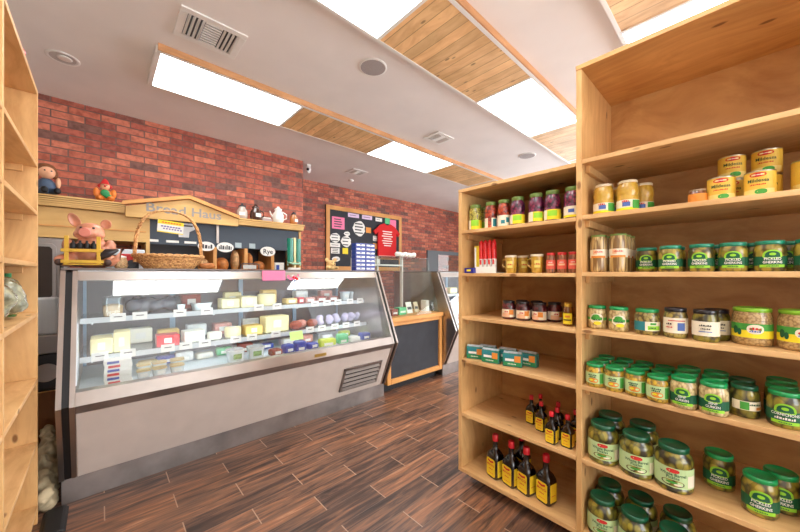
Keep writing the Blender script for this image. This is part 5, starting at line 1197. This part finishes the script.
# bottles
for i, (x, y) in enumerate(((1.89, .865), (1.84, .785), (1.745, .69), (1.765, .617), (1.945, .835), (1.90, .715), (1.86, .61), (1.82, .69), (1.80, .583 - .0))):
    if i == 8: continue
    place('bot_s', 'small dark seasoning bottle with red cap, %s' % ('leftmost in the front row', 'second in the front row', 'third and nearest in the front row', 'front row, right beside the tall unit', 'back left', 'back middle', 'back right', 'in between, behind the third')[i], (x, y, Zs[1]), -math.pi / 2 - R(4), 'small seasoning bottles')
for i, (x, y) in enumerate(((1.784, 1.044), (1.784, .939), (1.784, .846), (1.792, .738), (1.91, .935))):
    place('bot_l', 'large dark red-capped bottle on the bottom board, %s' % ('leftmost', 'second from the left', 'third from the left', 'rightmost', 'set back behind the second')[i], (x, y, Zs[0]), -math.pi / 2 - R(14), 'large seasoning bottles')

# ================================================================== stocking the tall unit
Zr = [z + EPS for z in RZ]
# R index: 5 -> 1.634, 4 -> 1.359, 3 -> 1.083, 2 -> .812, 1 -> .457, 0 -> .100
g = 'mustard jars on the upper shelf of the tall unit'
for i, (x, y) in enumerate(((1.805, .465), (1.808, .368), (1.915, .425), (1.92, .33))): place('mus', 'yellow mustard jar with cream lid on the tall unit, %s' % ('front left', 'front right', 'back left', 'back right')[i], (x, y, Zr[5]), face(y), g)
place('small', 'little brown spread jar with tan lid left of the yellow tins', (1.80, .126, Zr[5]), face(.1))
g = 'yellow sauerkraut tins'
for i, (x, y, k) in enumerate(((1.80, .053, 0), (1.87, .022, 0), (1.87, .022, 1), (1.80, -.047, 0), (1.87, -.085 + .04, 0 - 0), (1.872, -.062, 1))):
    pass
place('tin', 'yellow sauerkraut tin at the left front, standing alone before the stack', (1.815, .058, Zr[5]), face(0), g)
place('tin', 'lower yellow tin of the left rear stack', (1.905, .03, Zr[5]), face(0), g)
place('tin', 'upper yellow tin of the left rear stack', (1.905, .03, Zr[5] + .0985), face(0) + .1, g)
place('tin', 'yellow tin at the front in the middle, before the second stack', (1.812, -.045, Zr[5]), face(0) - .15, g)
place('tin', 'lower yellow tin of the middle rear stack', (1.905, -.065, Zr[5]), face(0), g)
place('tin', 'upper yellow tin of the middle rear stack', (1.905, -.065, Zr[5] + .0985), face(0) - .1, g)
place('tin_big', 'large orange-yellow tin at the right edge of the photo', (1.87, -.175, Zr[5]), face(0), g)
g = 'asparagus jars'
for i, (x, y) in enumerate(((1.796, .484), (1.796, .402), (1.875, .484), (1.875, .402), (1.955, .402))): place('asp', 'tall jar of white asparagus with olive lid, %s' % ('front left', 'front right', 'second row left', 'second row right', 'third row right')[i], (x, y, Zr[4]), face(y), g)
g = 'gherkin jars on the shelf at eye level'
for i, (x, y) in enumerate(((1.86, .305), (1.80, .212), (1.80, .115), (1.80, .025), (1.80, -.069), (1.80, -.165), (1.89, .21), (1.895, .07), (1.89, -.03), (1.89, -.115))):
    place('gherkin', 'gherkin jar with teal lid on the eye-level shelf, %s' % ('set back leftmost', 'first in front', 'second in front', 'third in front', 'fourth in front', 'fifth in front', 'behind the first', 'behind the third', 'behind the fourth', 'behind the fifth')[i], (x, y, Zr[4]), face(y) + random.uniform(-.15, .15), g)
# R3 shelf
Z = Zr[3]
place('kraut', 'pale sauerkraut jar with green lid at the left end of its shelf', (1.795, .490, Z), face(.49)); place('kraut', 'pale sauerkraut jar with green lid, second from the post', (1.785, .398, Z), face(.4) + .1)
place(5, 'mixed pickle jar with a teal and green label and green lid', (1.781, .290, Z), face(.29)); place('bean', 'cream-labelled jar with a black lid and blue patch', (1.775, .193, Z), face(.19))
place('caper', 'dark-lidded jar with a plain cream label in front of its twin', (1.765, .100, Z), face(.1)); place('caper', 'dark-lidded cream-label jar half hidden behind its twin', (1.845, .072, Z), face(.05) + .2)
place('wide', 'wide jar with lime lid and green and yellow label, left of two', (1.81, -.025, Z), face(0)); place('wide', 'wide jar with lime lid and green and yellow label, at photo edge', (1.80, -.140, Z), face(-.1))
# R2 shelf
Z = Zr[2]
for i, (y, k) in enumerate(((.486, 'relish'), (.406, 'relish'), (.326, 'relish'), (.246, 'relish'), (.163, 'senf'), (.076, 'senf'))):
    nm = {'relish': 'yellow relish jar with green lid', 'senf': 'mustard gherkin jar with green lid'}[k]
    for j in range(3):
        place(k, '%s, column %s from the post, %s' % (nm, N[i], ('front row', 'second row', 'third row')[j]), (1.744 + j * .096 - (.014 if i > 2 else 0), y, Z), face(y) + random.uniform(-.12, .12), '%ss' % nm)
place('tartar', 'pickle jar with dark green lid and side label right of the mustard gherkins', (1.793, -.005, Z), face(0) + .6); place('tartar', 'pickle jar with dark green lid directly behind the side-label jar', (1.885, .0, Z), face(0))
for i, (x, y) in enumerate(((1.775, -.103), (1.865, -.10), (1.955, -.105), (1.79, -.195), (1.88, -.195))): place('cornichon', 'cornichon jar with green lid, %s' % ('in front', 'second row', 'third row', 'front, at the photo edge', 'second row at the photo edge')[i], (x, y, Z), face(y), 'cornichon jars')
for i, (x, y) in enumerate(((1.865, -.10), (1.955, -.105))): place('cornichon', 'cornichon jar stacked on top of the %s row' % ('second', 'third')[i], (x, y, Z + .1255), face(y) + .2, 'cornichon jars') if False else None
# R1 shelf
Z = Zr[1]
g = 'large barrel pickle jars'
for i, (x, y) in enumerate(((1.769, .458), (1.762, .326), (1.763, .198), (1.91, .462), (1.905, .328))): place('barrel', 'large whole-pickle jar on the fifth shelf, %s' % ('front left by the post', 'front middle', 'front right', 'back left', 'back middle')[i], (x, y, Z), face(y) + (.1, .12, .05, 0, 0)[i], g)
for i, (x, y) in enumerate(((1.905, .068), (1.807, -.045), (1.895, -.100), (1.85, -.205))): place('gherkin_big', 'large gherkin jar with green lid on the fifth shelf, %s' % ('set back on the left', 'in front', 'just behind the front one', 'at the photo edge')[i], (x, y, Z), face(y) + .05, 'large gherkin jars')
Z = Zr[0]
for i, (x, y) in enumerate(((1.773, .462), (1.765, .332), (1.765, .195), (1.91, .466), (1.905, .335), (1.905, .20))): place('barrel', 'large whole-pickle jar on the bottom board, %s' % ('front left by the post', 'front middle', 'front right', 'back left', 'back middle', 'back right')[i], (x, y, Z), face(y) + (.1, .05, .1, 0, 0, 0)[i], g)
